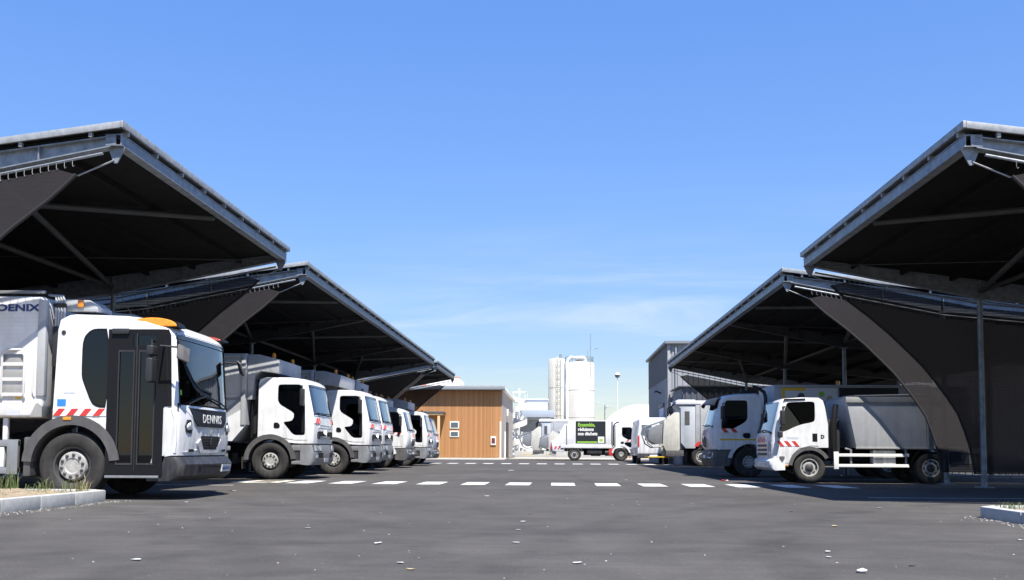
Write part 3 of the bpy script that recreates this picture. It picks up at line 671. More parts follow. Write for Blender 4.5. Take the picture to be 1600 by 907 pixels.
# ---- large cab (premium class): builder for the front row on the left
def cab_large(t, paint='white'):
    prof = [(-.30, 1.0), (-.02, 1.0), (0, 1.12), (.0, 1.55), (-.03, 1.80), (-.22, 2.65), (-.27, 2.74), (-.40, 2.82), (-.75, 2.87), (-1.45, 2.88), (-1.60, 2.83), (-1.63, 2.7), (-1.63, 1.12)]+arc(-1.28, .52, .70, 116, 46, 8)
    c = Cab(prof, 1.22, .22, .10, k=.015)
    win = [(-1.08, 2.12), (-1.08, 2.60), (-1.03, 2.65), (-.47, 2.65), (-.42, 2.60), (-.31, 2.2), (-.29, 1.28), (-.33, 1.23), (-.62, 1.23), (-.90, 1.56), (-.89, 1.60), (-.68, 1.63), (-.62, 1.72), (-.62, 1.85)]; win = soft(win, 2, .15)
    c.shell('cab', paint, t, skip=(4,), holes=[win]); c.shell('cab_lining', 'lining', t, skip=(4,), holes=[win], inset=.035)
    c.screen('windscreen', 'glass', t, 1.80, 2.65)
    wf = c.front('screen_seal', 'black', t, [(-1.10, 1.77), (1.10, 1.77), (1.10, 1.825), (-1.10, 1.825)], .008)
    c.front('screen_seal', 'black', t, [(-1.06, 2.60), (1.06, 2.60), (1.05, 2.66), (-1.05, 2.66)], .006)
    for sg in (-1, 1):
        door = [(-1.19, 1.20), (-1.19, 2.68), (-1.12, 2.74), (-.45, 2.74), (-.38, 2.66), (-.235, 1.9), (-.235, 1.10), (-.58, 1.10)]
        d = c.side('door', paint, t, door, sg, .010, .02, holes=[win])
        c.side('side_window', 'glassdark', d, grow(win, 1.02), sg, -.012, .004)
        c.side('window_seal', 'black', d, grow(win, 1.03), sg, .006, .01, holes=[grow(win, .985)])
        c.side('door_pillar', 'black', d, [(-.46, 2.62), (-.42, 2.62), (-.30, 2.0), (-.30, 1.30), (-.40, 1.30), (-.40, 1.7)], sg, .002, .01)
        c.side('door_handle', 'black', d, soft([(-1.18, 1.42), (-1.18, 1.58), (-1.06, 1.58), (-1.0, 1.5), (-1.02, 1.42)]), sg, .016, .02)
        mirror(t, -.36, sg*1.36, 2.28, sg, .48, .2)
        fender(t, c, -1.28, .52, .60, .735, 4, 178, sg)
        box('mud_flap', 'plastic', t, -2.08, -2.04, sg*.85, sg*1.2, .28, .62, bev=.01)
        box('step', 'plastic', t, -.66, -.28, sg*.9, sg*1.19, .46, .97, bev=.03)
        box('step_panel', 'silver', t, -.67, -.24, sg*1.0, sg*1.215, .80, .96, bev=.02)
        box('step_panel', 'silver', t, -.67, -.24, sg*1.0, sg*1.215, .42, .52, bev=.02)
        wheel(t, -1.28, sg*1.20, sg, .52, .3, 'flat')
        c.front('corner_trim', 'silver', t, [(sg*.74, 1.60), (sg*1.12, 1.60), (sg*1.12, 1.71), (sg*.74, 1.72)], .012)
        stripes(t, lambda p, of, nm, ma: c.front(nm, ma, t, p, of+.01), sg*.70, sg*1.13, 1.57, 1.72, 3, -1)
    seats(t, c, -1.15, 1.62, -.15, 1.80)
    wipers(t, c, 1.83, ((.75, -.05, .03), (-.1, -.85, .03)))
    c.front('upper_grille', 'plate', t, [(-.80, 1.45), (.80, 1.45), (.78, 1.53), (-.78, 1.53)], .008)
    c.front('grille', 'black', t, [(-.92, 1.17), (-.85, 1.13), (.85, 1.13), (.92, 1.17), (.92, 1.31), (.80, 1.35), (.35, 1.35), (.14, 1.27), (-.14, 1.27), (-.35, 1.35), (-.80, 1.35), (-.92, 1.31)], .012)
    c.front('emblem', 'chrome', t, [(0, 1.16), (.065, 1.27), (0, 1.38), (-.065, 1.27)], .03)
    for k in range(3): c.front('grille_bar', 'silver', t, [(-.86, 1.165+k*.05), (.86, 1.165+k*.05), (.86, 1.175+k*.05), (-.86, 1.175+k*.05)], .02)
    bp = Cab([(-.42, .42), (-.03, .40), (.03, .50), (.04, .80), (.01, .965), (-.42, .965)], 1.23, .22, 0, fl=.42)
    box('bumper_gap', 'black', t, -.6, -.09, -1.12, 1.12, .93, 1.03, bev=0)
    bp.shell('bumper', 'silver', t)
    for sg in (-1, 1):
        bp.front('headlight_surround', 'black', t, [(sg*.58, .775), (sg*1.17, .775), (sg*1.19, .955), (sg*.58, .963)], .006)
        h = bp.front('headlight', 'lampglass', t, [(sg*.62, .80), (sg*1.13, .80), (sg*1.15, .93), (sg*.62, .955)], .012)
        bp.front('bumper_slot', 'black', t, [(sg*.42, .60), (sg*.86, .60), (sg*.92, .74), (sg*.42, .74)], .006)
        bp.front('fog_lamp', 'lampglass', t, [(sg*.94, .60), (sg*1.06, .60), (sg*1.06, .68), (sg*.94, .68)], .01)
    bp.front('number_plate', 'plate', t, [(-.26, .47), (.26, .47), (.26, .58), (-.26, .58)], .015)
    MB().box(-.45, -.38, -.75, -.62, 2.84, 2.92).box(-.45, -.38, .62, .75, 2.84, 2.92).build('roof_marker', 'black', t, bev=.01)
    MB().tube([(-1.2, -.9, 2.86), (-1.2, -.9, 3.0)], .012, 6).build('aerial', 'black', t)
    return c
def truck_large(loc, label, paint='white', bodymat='bodygrey'):
    t = thing('refuse_truck', label, 'refuse truck', loc, 0, 'white refuse trucks backed in along the left')
    cab_large(t, paint)
    chassis(t, -1.9, -8.2); refuse_body(t, -1.98, -7.6, 1.05, 3.52, 1.24, bodymat); rails(t, -2.4, -5.3, 1.22)
    rear_wheels(t, (-5.9, -7.2), 1.22, .52, 'flat'); tailgate(t, -7.5, 1.2, 3.45, 1.2)
    return t
tr = truck_large((-6.32, 27.05, 0), 'white refuse truck with red striped corners, first behind the amber beacon truck')
tr.scale = (.942,)*3
def again(src, loc, label, group=None):
    o = copy_tree(src); o.location = loc; o['label'] = label
    if group: o['group'] = group
    return o
again(tr, (-5.87, 32.48, 0), 'second white refuse truck in the left row with a grey hopper box over its cab')
o = again(tr, (-6.45, 38.25, 0), 'third white refuse truck in the left row, mostly hidden behind the second'); o.scale = (1, 1, 1)

# ---- medium cab with rounded nose
def cab_medium(t, paint='white', visor=True, kick=False, stripe=False, haz=True):
    prof = [(-.30, .88), (-.06, .88), (0, 1.02), (.02, 1.35), (-.03, 1.62), (-.25, 2.45), (-.31, 2.54), (-.48, 2.62), (-.85, 2.68), (-1.45, 2.70), (-1.58, 2.64), (-1.62, 2.5), (-1.62, 1.02)]+arc(-1.22, .48, .66, 118, 38, 8)
    c = Cab(prof, 1.16, .24, .10, k=.02)
    win = [(-1.17, 1.80), (-1.17, 2.40), (-1.12, 2.45), (-.52, 2.45), (-.47, 2.40), (-.34, 1.75), (-.33, 1.56), (-.40, 1.52), (-.72, 1.54)]; win = soft(win, 2, .15)
    holes = [win]
    kw = [(-.95, 1.18), (-.99, 1.28), (-.93, 1.37), (-.38, 1.37), (-.35, 1.0), (-.62, .98)]; kw = soft(kw)
    if kick: holes = [win, kw]
    c.shell('cab', paint, t, skip=(4,), holes=holes); c.shell('cab_lining', 'lining', t, skip=(4,), holes=holes, inset=.035)
    c.screen('windscreen', 'glass', t, 1.62, 2.45)
    c.front('screen_seal', 'black', t, [(-1.05, 1.58), (1.05, 1.58), (1.05, 1.64), (-1.05, 1.64)], .008)
    for sg in (-1, 1):
        door = [(-1.27, 1.25), (-1.27, 2.48), (-1.18, 2.54), (-.50, 2.54), (-.42, 2.46), (-.265, 1.7), (-.265, .95), (-.68, .95)]
        d = c.side('door', paint, t, door, sg, .010, .02, holes=holes)
        for h in holes:
            c.side('side_window', 'glassdark', d, grow(h, 1.02), sg, -.012, .004)
            c.side('window_seal', 'black', d, grow(h, 1.03), sg, .006, .01, holes=[grow(h, .985)])
        c.side('door_handle', 'black', d, soft([(-1.25, 1.24), (-1.25, 1.41), (-1.05, 1.41), (-1.0, 1.33), (-1.06, 1.24)]), sg, .016, .02)
        if stripe: c.side('yellow_line', 'yellow', d, [(-1.5, 1.17), (-1.5, 1.22), (-.28, 1.22), (-.28, 1.17)], sg, .014, .012)
        if haz: stripes(d, lambda p, of, nm, ma: c.side(nm, ma, d, p, sg, of+.008, .01), -.86, -.28, 1.42, 1.55, 2, 1 if sg < 0 else 1)
        mirror(t, -.36, sg*1.32, 2.05, sg, .42, .2)
        fender(t, c, -1.22, .48, .58, .70, 12, 172, sg, paint, .45, .03)
        box('step', 'plastic', t, -.70, -.3, sg*.85, sg*1.13, .42, .87, bev=.03)
        wheel(t, -1.22, sg*1.13, sg, .48, .28, 'flat')
    seats(t, c, -1.1, 1.45, -.15, 1.62)
    wipers(t, c, 1.65, ((.7, -.05, .03), (-.1, -.8, .03)))
    gp = [(.42*math.cos(a), 1.17+.22*math.sin(a)) for a in [2*math.pi*i/24 for i in range(24)]]
    gp = [(y, z if z < 1.2 else 1.2+(z-1.2)*.5) for y, z in gp]
    c.front('grille_rim', 'chrome' if paint != 'white' else paint, t, grow(gp, 1.14), .025)
    c.front('grille', 'black', t, gp, .035)
    for k in range(3): c.front('grille_bar', 'silver', t, [(-.3, 1.05+k*.07), (.3, 1.05+k*.07), (.3, 1.062+k*.07), (-.3, 1.062+k*.07)], .042)
    c.front('emblem', 'chrome', t, [(0, 1.18), (.06, 1.28), (0, 1.38), (-.06, 1.28)], .05)
    stripes(t, lambda p, of, nm, ma: c.front(nm, ma, t, p, of+.014), -.36, .36, 1.36, 1.53, 3, 1)
    bp = Cab([(-.6, .36), (-.03, .34), (.03, .45), (.04, .70), (-.02, .855), (-.6, .855)], 1.17, .28, 0)
    bp.shell('bumper', 'fender' if paint == 'white' and not kick else 'fender', t)
    for sg in (-1, 1):
        bp.front('headlight', 'lampglass', t, [(sg*.60, .62), (sg*.98, .60), (sg*1.10, .66), (sg*1.10, .78), (sg*.66, .80)], .012)
        bp.front('bumper_slot', 'black', t, [(sg*.1, .44), (sg*.70, .44), (sg*.66, .56), (sg*.1, .56)], .008)
    bp.front('number_plate', 'plate', t, [(-.24, .60), (.24, .60), (.24, .70), (-.24, .70)], .012)
    if visor:
        v = MB(); n = 12; top = []; bot = []
        for i in range(n+1):
            y = -1.0+2.0*i/n; p = c.F(y, 2.47, 0); f = 1-abs(y)**3*.5
            top.append((p[0]-.12, y*1.06, 2.60-.05*y*y)); bot.append((p[0]+.34*f, y*1.1, 2.36-.06*y*y))
        mid_ = [((a[0]+b[0])/2+.06, (a[1]+b[1])/2, (a[2]+b[2])/2+.05) for a, b in zip(top, bot)]
        for rows, dz in (((top, mid_, bot), 0), ((top, mid_, bot), -.03)):
            b0 = len(v.v)
            for rw in rows: v.v += [(q[0], q[1], q[2]+dz) for q in rw]
            for a in range(2): v.f += [(b0+a*(n+1)+i, b0+a*(n+1)+i+1, b0+(a+1)*(n+1)+i+1, b0+(a+1)*(n+1)+i) for i in range(n)]
        v.build('sun_visor', 'plastic', t, smooth=50, recalc=False)
    return c
def stack(t, x, y, z0, z1):
    MB().tube([(x, y, z0), (x, y, z1-.25), (x+.05, y, z1-.08), (x+.2, y, z1+.03), (x+.42, y, z1+.1)], .055, 10).build('intake_stack', 'plastic', t)
# left row, rounded nose
t = thing('refuse_truck', 'white refuse truck with round grille and red stripes, fourth in the left row', 'refuse truck', (-6.45, 44.5, 0), 0, 'white refuse trucks backed in along the left')
cab_medium(t, visor=False); chassis(t, -1.9, -7.6); refuse_body(t, -2.0, -7.0, 1.0, 3.2, 1.2); rails(t, -2.3, -4.8, 1.18); rear_wheels(t, (-5.6,), 1.16, .48); tailgate(t, -6.9, 1.1, 3.1, 1.15)
MB().tube([(-1.75, -.95, 1.2), (-1.75, -.95, 2.95), (-1.6, -.95, 3.08), (-1.35, -.95, 3.0)], .06, 10).build('intake_stack', 'silver', t)
again(tr, (-6.28, 49.7, 0), 'fifth white refuse truck in the left row, its nose in full sun')
t = thing('refuse_truck', 'blue grey refuse truck, last in the left row before the timber porch', 'refuse truck', (-6.75, 56.3, 0), 0, 'white refuse trucks backed in along the left')
cab_medium(t, 'bluegrey', visor=False, haz=False); chassis(t, -1.9, -7.6); refuse_body(t, -2.0, -7.0, 1.0, 3.1, 1.2, lower='bodygrey', hopper=False); rails(t, -2.3, -4.8, 1.18); rear_wheels(t, (-5.6,), 1.16, .48)

# right row: rounded nose with dark visor, poster body
t = thing('refuse_truck', 'white truck with dark sun visor and yellow line, behind the small grey tipper', 'refuse truck', (4.74, 32.05, 0), math.pi); t.scale = (.965,)*3
cab_medium(t, 'white', stripe=True); chassis(t, -1.9, -7.4); stack(t, -1.78, 1.0, 1.2, 2.8); stack(t, -1.78, -1.0, 1.2, 2.8)
b = MB().prism([(-2.05, 1.0), (-2.0, 2.95), (-6.9, 2.95), (-7.3, 1.0)], 'y', -1.2, 1.2).build('body', 'bodygrey', t, bev=.03)
for sg in (-1, 1):
    a = sg*1.203
    ps = MB().box(-4.0, -2.25, a, a+sg*.012, 1.55, 2.85).build('poster', 'posterwhite', b)
    MB().box(-2.34, -2.25, a+sg*.013, a+sg*.018, 1.55, 2.85).box(-3.0, -2.341, a+sg*.013, a+sg*.018, 2.76, 2.85).build('poster_border', 'yellow', ps)
    for (x, z, r, mt) in ((-2.6, 2.5, .08, 'green'), (-2.85, 2.58, .11, 'fender'), (-3.5, 2.65, .09, 'green'), (-3.75, 2.5, .1, 'tan'), (-3.2, 2.3, .2, 'redlens'), (-3.7, 2.2, .14, 'green'), (-2.6, 2.1, .16, 'tan')):
        MB().lathe([(.001, sg*.004), (r, sg*.004), (r, 0)], (x, a+sg*.0125, z), 'y', 14).build('printed_fruit', mt, ps)
    ps = MB().box(-5.9, -4.05, a, a+sg*.012, 1.55, 2.85).build('poster', 'posterblack', b)
    box('rail', 'bodygrey', b, -6.8, -2.1, sg*1.21, sg*1.24, 2.87, 2.94)
rails(t, -2.3, -4.8, 1.18); rear_wheels(t, (-5.6,), 1.16, .48)
tailgate(t, -6.8, 1.1, 2.9, 1.15)
MB().lathe([(.06, 0), (.06, .14), (.001, .16)], (-4.1, .9, 2.951), 'z', 12).build('beacon', 'amber', t)
# ---- low-entry cab with amber beacons, nearest on the left
t = thing('refuse_truck', 'white low entry refuse truck with amber roof beacon, nearest on the left', 'refuse truck', (-5.72, 16.14, 0)); t.scale = (.972,)*3
prof = [(-.36, .40), (-.30, .40), (-.22, .66), (.0, .70), (.035, .95), (.03, 1.30), (-.01, 1.50), (-.09, 2.62), (-.13, 2.70), (-.30, 2.80), (-.60, 2.90), (-1.0, 2.95), (-1.85, 2.98), (-1.99, 2.93), (-2.02, 2.70), (-2.07, 1.22)]+arc(-1.75, .545, .72, 117, 28, 9)+[(-1.09, .40)]
c = Cab(prof, 1.22, .25, .14, fl=.7)
win = soft([(-1.20, 1.47), (-1.36, 1.48), (-1.45, 1.54), (-1.60, 1.90), (-1.615, 2.0), (-1.615, 2.44), (-1.58, 2.57), (-1.50, 2.65), (-1.42, 2.68), (-1.20, 2.68)], 1, .2)
drw = [(-1.13, .44), (-1.13, 2.64), (-.40, 2.64), (-.36, 2.3), (-.34, .44)]
c.shell('cab', 'white', t, skip=(6,), holes=[win, drw]); c.shell('cab_lining', 'lining', t, skip=(6,), holes=[win, drw], inset=.03)
c.screen('windscreen', 'glass', t, 1.50, 2.62, ns=8)
c.front('screen_surround', 'black', t, [(-1.16, 1.40), (1.16, 1.40), (1.14, 1.53), (-1.14, 1.53)], .006)
c.front('screen_surround', 'black', t, [(-1.12, 2.55), (1.12, 2.55), (1.12, 2.64), (-1.12, 2.64)], .006)
for sg in (-1, 1):
    c.side('side_window', 'glassdark', t, grow(win, 1.02), sg, .002, .006)
    c.side('window_seal', 'black', t, grow(win, 1.04), sg, .006, .01, holes=[grow(win, .98)])
    l1 = [(-1.03, .55), (-1.03, 2.36), (-.765, 2.36), (-.765, .55)]; l2 = [(-.70, .55), (-.70, 2.36), (-.43, 2.36), (-.43, .55)]; l3 = [(-.80, 2.43), (-.80, 2.60), (-.44, 2.60), (-.44, 2.43)]
    d = c.side('door', 'black', t, [(-1.20, .385), (-1.20, 2.69), (-.36, 2.69), (-.28, 2.6), (-.25, 1.5), (-.29, 1.45), (-.29, .385)], sg, .010, .03, holes=[l1, l2, l3])
    for l in (l1, l2, l3): c.side('door_pane', 'glassdark', d, grow(l, 1.01), sg, -.004, .004)
    for l in (l1, l2):
        c.side('pane_frame', 'plastic', d, grow(l, 1.0), sg, .016, .012, holes=[[(q[0]+(.02 if q[0] < (l[0][0]+l[2][0])/2 else -.02), q[1]+(.03 if q[1] < 1 else -.03)) for q in l]])
        MB().tube([((l[0][0]+l[2][0])/2, sg*1.19, .62), ((l[0][0]+l[2][0])/2+.02, sg*1.19, 1.25)], .014, 8).build('grab_bar', 'silver', d)
    c.front('screen_pillar', 'black', t, [(sg*1.10, 1.47), (sg*1.219, 1.47), (sg*1.219, 2.64), (sg*1.10, 2.64)], .008, .02)
    c.side('door_pillar', 'black', t, [(-.40, 1.47), (-.40, 2.69), (-.24, 2.69), (-.20, 2.6), (-.16, 1.47)], sg, .007, .02)
    box('door_seal', 'rubber', d, -.74, -.725, sg*1.225, sg*1.24, .45, 2.62, bev=.004)
    box('sill', 'silver', t, -1.2, -.34, sg*1.15, sg*1.235, .345, .385, bev=.008)
    box('door_sensor', 'plastic', d, -1.14, -.86, sg*1.225, sg*1.27, 2.61, 2.70, bev=.02)
    stripes(t, lambda p, of, nm, ma: c.side(nm, ma, t, p, sg, of+.002, .01), -2.06, -1.205, 1.315, 1.43, 4, 1 if sg < 0 else -1)
    fender(t, c, -1.75, .545, .63, .78, 6, 176, sg, 'fender', .5, .03)
    box('fender_tail', 'fender', t, -2.52, -2.40, sg*.85, sg*1.22, .36, .98, bev=.03)
    box('side_marker', 'amber', t, -1.88, -1.75, sg*1.25, sg*1.262, 1.25, 1.30, bev=.004)
    c.side('blue_sticker', 'blue', t, [(-2.0, 1.47), (-2.0, 1.58), (-1.86, 1.58), (-1.86, 1.47)], sg, .004, .008)
    c.side('sticker', 'lightgrey', t, [(-1.90, 1.67), (-1.90, 1.70), (-1.72, 1.70), (-1.72, 1.67)], sg, .003, .006)
    MB().lathe([(.035, 0), (.035, sg*.01), (.001, sg*.012)], (-1.93, sg*1.22, 2.64), 'y', 14).build('vent_cap', 'plastic', t)
    wheel(t, -1.75, sg*1.20, sg, .53, .30, 'flat')
    # half-moon roof beacon
    hp = [(-.92, 2.735)]+[(-.52-.40*math.cos(a), 2.745+(.135 if sg < 0 else .07)*math.sin(a)) for a in [math.pi*i/14 for i in range(1, 14)]]+[(-.12, 2.735)]
    bc = MB().prism(hp, 'y', sg*.82, sg*1.215).build('beacon', 'amber' if sg < 0 else 'redlens', t, bev=.025, seg=3)
    MB().prism(grow(hp, 1.08), 'y', sg*.9, sg*1.19).build('beacon_housing', 'black', bc)
    hl = [(.0, .0), (.17, .02), (.19, .12), (.14, .22), (.02, .22), (-.05, .12)]
    c.front('headlamp', 'plastic', t, [(sg*(.84+q[0]), 1.05+q[1]) for q in hl], .012)
    for (dy, dz, r) in ((.05, .12, .065), (.125, .10, .05)):
        p = c.F(sg*(.84+dy), 1.05+dz, .012); MB().lathe([(r, 0), (r*.9, .02), (.001, .024)], p, 'x', 16).build('lamp_lens', 'lampglass', t)
    # front panels: white cheeks sweep round a dark centre
    c.front('cheek_panel', 'white', t, [(sg*.42, .80), (sg*1.19, .74), (sg*1.21, 1.44), (sg*.86, 1.46), (sg*.76, 1.30), (sg*.62, 1.20), (sg*.42, 1.17)], .010)
    c.front('panel_slot', 'black', t, [(sg*.70, .76), (sg*.86, .76), (sg*.86, .80), (sg*.70, .80)], .018)
    mirror(t, -.42, sg*1.44, 2.02, sg, .38, .22); mirror(t, -.42, sg*1.42, 2.33, sg, .16, .22)
    MB().tube([(-.30, sg*1.24, 2.42), (-.25, sg*1.5, 2.40), (.0, sg*1.48, 2.38)], .016, 6).build('mirror_arm', 'plastic', t)
    q = MB().box(.0, .035, -.11, .11, -.13, .13).build('close_mirror', 'fender', t, bev=.015); q.location = (.06, sg*1.40, 2.28); q.rotation_euler = (.35*sg, -.35, .5*sg)
c.front('name_panel', 'black', t, [(-.60, 1.17), (.60, 1.17), (.76, 1.28), (.86, 1.46), (-.86, 1.46), (-.76, 1.28)], .026)
x0, y0_, z0_ = c.F(0, 1.26, .022)
text('DENNIS', .20, 'plate', t, (x0+.024, -.02, 1.235), (R(90), 0, R(90)), .002, .001, align='CENTER', sx=1.2, gap=1.12)
c.front('emblem', 'chrome', t, [(-.05, 1.06), (.05, 1.06), (.05, 1.13), (-.05, 1.13)], .018)
c.front('grille', 'black', t, [(-.44, 1.02), (.44, 1.02), (.46, .95), (.30, .80), (-.30, .80), (-.46, .95)], .016)
for k in range(4): c.front('grille_bar', 'plastic', t, [(-.40+k*.03, .985-k*.045), (.40-k*.03, .985-k*.045), (.40-k*.03, .97-k*.045), (-.40+k*.03, .97-k*.045)], .026)
c.front('lower_lip', 'white', t, [(-.42, .74), (.42, .74), (.60, .90), (.48, .97), (.30, .79), (-.30, .79), (-.48, .97), (-.60, .90)], .024)
c.front('grille_badge', 'plastic', t, [(0, .82), (.05, .90), (0, .99), (-.05, .90)], .03)
bp = Cab([(-.5, .30), (-.02, .30), (.10, .38), (.13, .56), (.04, .68), (-.5, .68)], 1.21, .30, 0)
bp.shell('bumper', 'plastic', t)
bp.front('bumper_grooves', 'black', t, [(-.7, .43), (.7, .43), (.7, .53), (-.7, .53)], .004)
n_ = bp.front('number_plate', 'plate', t, [(.36, .42), (.86, .42), (.86, .54), (.36, .54)], .014)
x0, _, _ = bp.F(.6, .47, .018)
text('8636 XY 54', .075, 'navy', t, (x0+.004, .40, .455), (R(90), 0, R(90)), .002, .001)
wipers(t, c, 1.52, ((.95, .1, .14), (-.9, -.15, .16)))
seats(t, c, -1.0, 1.15, -.12, 1.50)
c.front('tax_disc', 'green', t, [(-1.10, 1.66), (-1.04, 1.66), (-1.04, 1.74), (-1.10, 1.74)], -.004, .003)
MB().tube([(-.95, -.85, 2.9), (-1.15, -.9, 3.22)], .006, 5).build('aerial', 'black', t)
# body
chassis(t, -2.4, -8.6)
b = MB().prism([(-2.30, 1.29), (-2.22, 1.5), (-2.22, 3.10), (-2.30, 3.22), (-8.2, 3.30), (-8.6, 1.29)], 'y', -1.24, 1.24).build('body', 'white_dull', t, bev=.05, seg=3)
for sg in (-1, 1):
    box('top_rail', 'silver', b, -8, -2.25, sg*1.20, sg*1.26, 3.26, 3.31)
    box('corner_post', 'bodygrey', b, -2.34, -2.20, sg*1.16, sg*1.27, 1.62, 3.16, bev=.03)
    MB().prism([(-2.42, 1.30), (-2.23, 1.30), (-2.23, 1.46), (-2.30, 1.52), (-2.34, 1.5)], 'y', sg*1.242, sg*1.25).build('corner_plate', 'bodydark', b)
    hx = -2.52  # access hatch with louvres inside a tube hoop
    for k in range(3): box('louvre', 'bodydark', b, hx-.36, hx, sg*1.243, sg*1.247, 2.16-k*.24, 2.29-k*.24, bev=.002); box('louvre_sill', 'white_dull', b, hx-.36, hx, sg*1.243, sg*1.275, 2.10-k*.24, 2.155-k*.24, bev=.008)
    MB().tube([(hx, sg*1.26, 1.60), (hx, sg*1.29, 1.66), (hx, sg*1.29, 2.26), (hx-.06, sg*1.29, 2.36), (hx-.30, sg*1.29, 2.36), (hx-.36, sg*1.29, 2.30), (hx-.36, sg*1.29, 1.66), (hx-.36, sg*1.26, 1.60)], .018, 8).build('hatch_hoop', 'white_dull', b)
    MB().tube([(hx+.16, sg*1.25, 1.62), (hx+.14, sg*1.275, 1.72), (hx+.14, sg*1.275, 2.2)], .014, 8).build('hand_rail', 'white_dull', b)
    box('sticker', 'lightgrey', b, hx-.28, hx-.07, sg*1.242, sg*1.246, 1.32, 1.40, bev=0)
    box('sticker', 'yellow', b, hx-.15, hx-.06, sg*1.242, sg*1.246, 1.58, 1.625, bev=0)
    o = text('PHOENIX', .148, 'navy', b, (0, 0, 0), (R(90), 0, 0 if sg < 0 else math.pi), .002, .005, sx=1.55)
    o.location = (-3.32 if sg < 0 else -2.33, sg*1.246, 2.985)
    # tall frame of the side guard and underbody
    for (za, zb) in ((.40, .50), (.83, .93)): box('side_guard', 'silver', t, -6, -2.62, sg*1.12, sg*1.2, za, zb, bev=.01)
    box('guard_end', 'silver', t, -2.80, -2.62, sg*1.13, sg*1.205, .39, .94, bev=.012)
    box('guard_post', 'white_dull', t, -2.92, -2.85, sg*1.12, sg*1.19, .505, .825, bev=.008)
    box('guard_post', 'white_dull', t, -2.9, -2.82, sg*1.1, sg*1.16, .935, 1.28, bev=.008)
    box('fluid_tank', 'plastic', t, -4.2, -2.98, sg*.7, sg*1.1, .45, 1.0, bev=.06)
    for k in range(4): MB().tube([(-2.12+k*.045, sg*1.12, 2.2), (-2.12+k*.045, sg*1.12, 3.15), (-2.14+k*.04, sg*1.10, 3.24), (-2.3, sg*1.02, 3.27)], .019, 8).build('hydraulic_hose', 'bodygrey', t)
    box('hose_clamp', 'black', t, -2.16, -1.96, sg*1.09, sg*1.15, 3.06, 3.12, bev=.01)
    box('filter_box', 'plastic', t, -2.15, -2.0, sg*.95, sg*1.16, 2.1, 2.75, bev=.02)
    hp_ = MB().prism([(-2.02, 3.0), (-2.02, 3.20), (-1.60, 3.18), (-1.46, 3.07), (-1.46, 2.995)], 'y', sg*.55, sg*1.08).build('hopper_arm', 'bodygrey', t, bev=.03)
    box('beacon', 'amber', hp_, -1.78, -1.68, sg*1.085, sg*1.12, 3.06, 3.18, bev=.02)
box('bulkhead', 'plastic', t, -2.2, -2.1, -1.05, 1.05, 1.25, 2.9, bev=.03)
rear_wheels(t, (-6.4, -7.7), 1.2, .52, 'flat')

# ---- small cab-over tipper in the right row
t = thing('tipper_truck', 'small white cab truck with grey tipper body under the mesh screen', 'tipper truck', (5.41, 26.56, 0), math.pi); t.scale = (1.018,)*3
prof = [(-.12, .60), (-.02, .60), (0, .75), (0, 1.10), (-.03, 1.25), (-.24, 2.02), (-.30, 2.08), (-.42, 2.12), (-.8, 2.145), (-1.22, 2.14), (-1.31, 2.08), (-1.36, 1.9), (-1.43, 1.45), (-1.43, .88)]+arc(-.97, .375, .53, 108, 9, 9)+[(-.44, .45), (-.12, .45)]
c = Cab(prof, .98, .12, .06, fl=.4)
win = [(-.21, 1.24), (-.40, 1.95), (-.46, 2.01), (-1.06, 2.03), (-1.11, 1.98), (-1.11, 1.56), (-1.05, 1.51), (-.80, 1.46), (-.62, 1.40), (-.42, 1.30)]; win = soft(win, 2, .18)
c.shell('cab', 'white', t, skip=(4,), holes=[win]); c.shell('cab_lining', 'lining', t, skip=(4,), holes=[win], inset=.04)
c.screen('windscreen', 'glass', t, 1.25, 2.02)
c.front('screen_seal', 'black', t, [(-.90, 1.20), (.90, 1.20), (.90, 1.27), (-.90, 1.27)], .008)
for sg in (-1, 1):
    d = c.side('door', 'white', t, [(-.17, 1.15), (-.36, 2.0), (-.44, 2.06), (-1.12, 2.07), (-1.19, 2.0), (-1.19, .92), (-1.0, .93), (-.70, .86), (-.52, .68), (-.46, .5), (-.17, .5)], sg, .009, .02, holes=[win])
    c.side('side_window', 'glassdark', d, grow(win, 1.02), sg, -.01, .004)
    c.side('window_seal', 'black', d, grow(win, 1.03), sg, .005, .01, holes=[grow(win, .98)])
    c.side('door_handle', 'black', d, [(-1.16, 1.03), (-1.16, 1.23), (-1.04, 1.23), (-1.04, 1.03)], sg, .014, .02)
    stripes(d, lambda p, of, nm, ma: c.side(nm, ma, d, p, sg, of+.006, .01), -.72, -.16, .91, 1.04, 3, 1)
    c.side('sticker', 'lightgrey', d, [(-.70, 1.09), (-.70, 1.15), (-.42, 1.15), (-.42, 1.09)], sg, .012, .006)
    MB().prism([(-.22, .66), (-.35, .66), (-.35, .60), (-.285, .5), (-.22, .60)], 'y', sg*.988, sg*.992).build('shield_sticker', 'fender', d)
    c.side('drip_rail', 'black', t, [(-.34, 2.05), (-.36, 2.09), (-.88, 2.105), (-.88, 2.08)], sg, .03, .04)
    fender(t, c, -.97, .375, .44, .53, 8, 150, sg, 'fender', .4, .015)
    o = text('D', .12, 'black', t, (-1.245 if sg > 0 else -1.33, sg*.984, 1.11), (R(90), 0, math.pi if sg > 0 else 0), .002, .006)
    wheel(t, -.97, sg*.95, sg, .385, .21, 'holes')
    mirror(t, -.22, sg*1.14, 1.20, sg, .16, .14); mirror(t, -.28, sg*1.16, 1.62, sg, .36, .16)
    c.front('headlight', 'lampglass', t, [(sg*.62, .64), (sg*.93, .64), (sg*.95, .98), (sg*.80, 1.06), (sg*.66, .86)], .012)
    box('sill', 'fender', t, -.45, -.14, sg*.85, sg*.97, .40, .45, bev=.01)
    box('side_marker', 'amber', t, -.44, -.30, sg*.975, sg*.985, .415, .44, bev=.003)
seats(t, c, -.95, 1.05, -.12, 1.22); wipers(t, c, 1.29, ((.6, -.05, .03), (-.1, -.65, .03)))
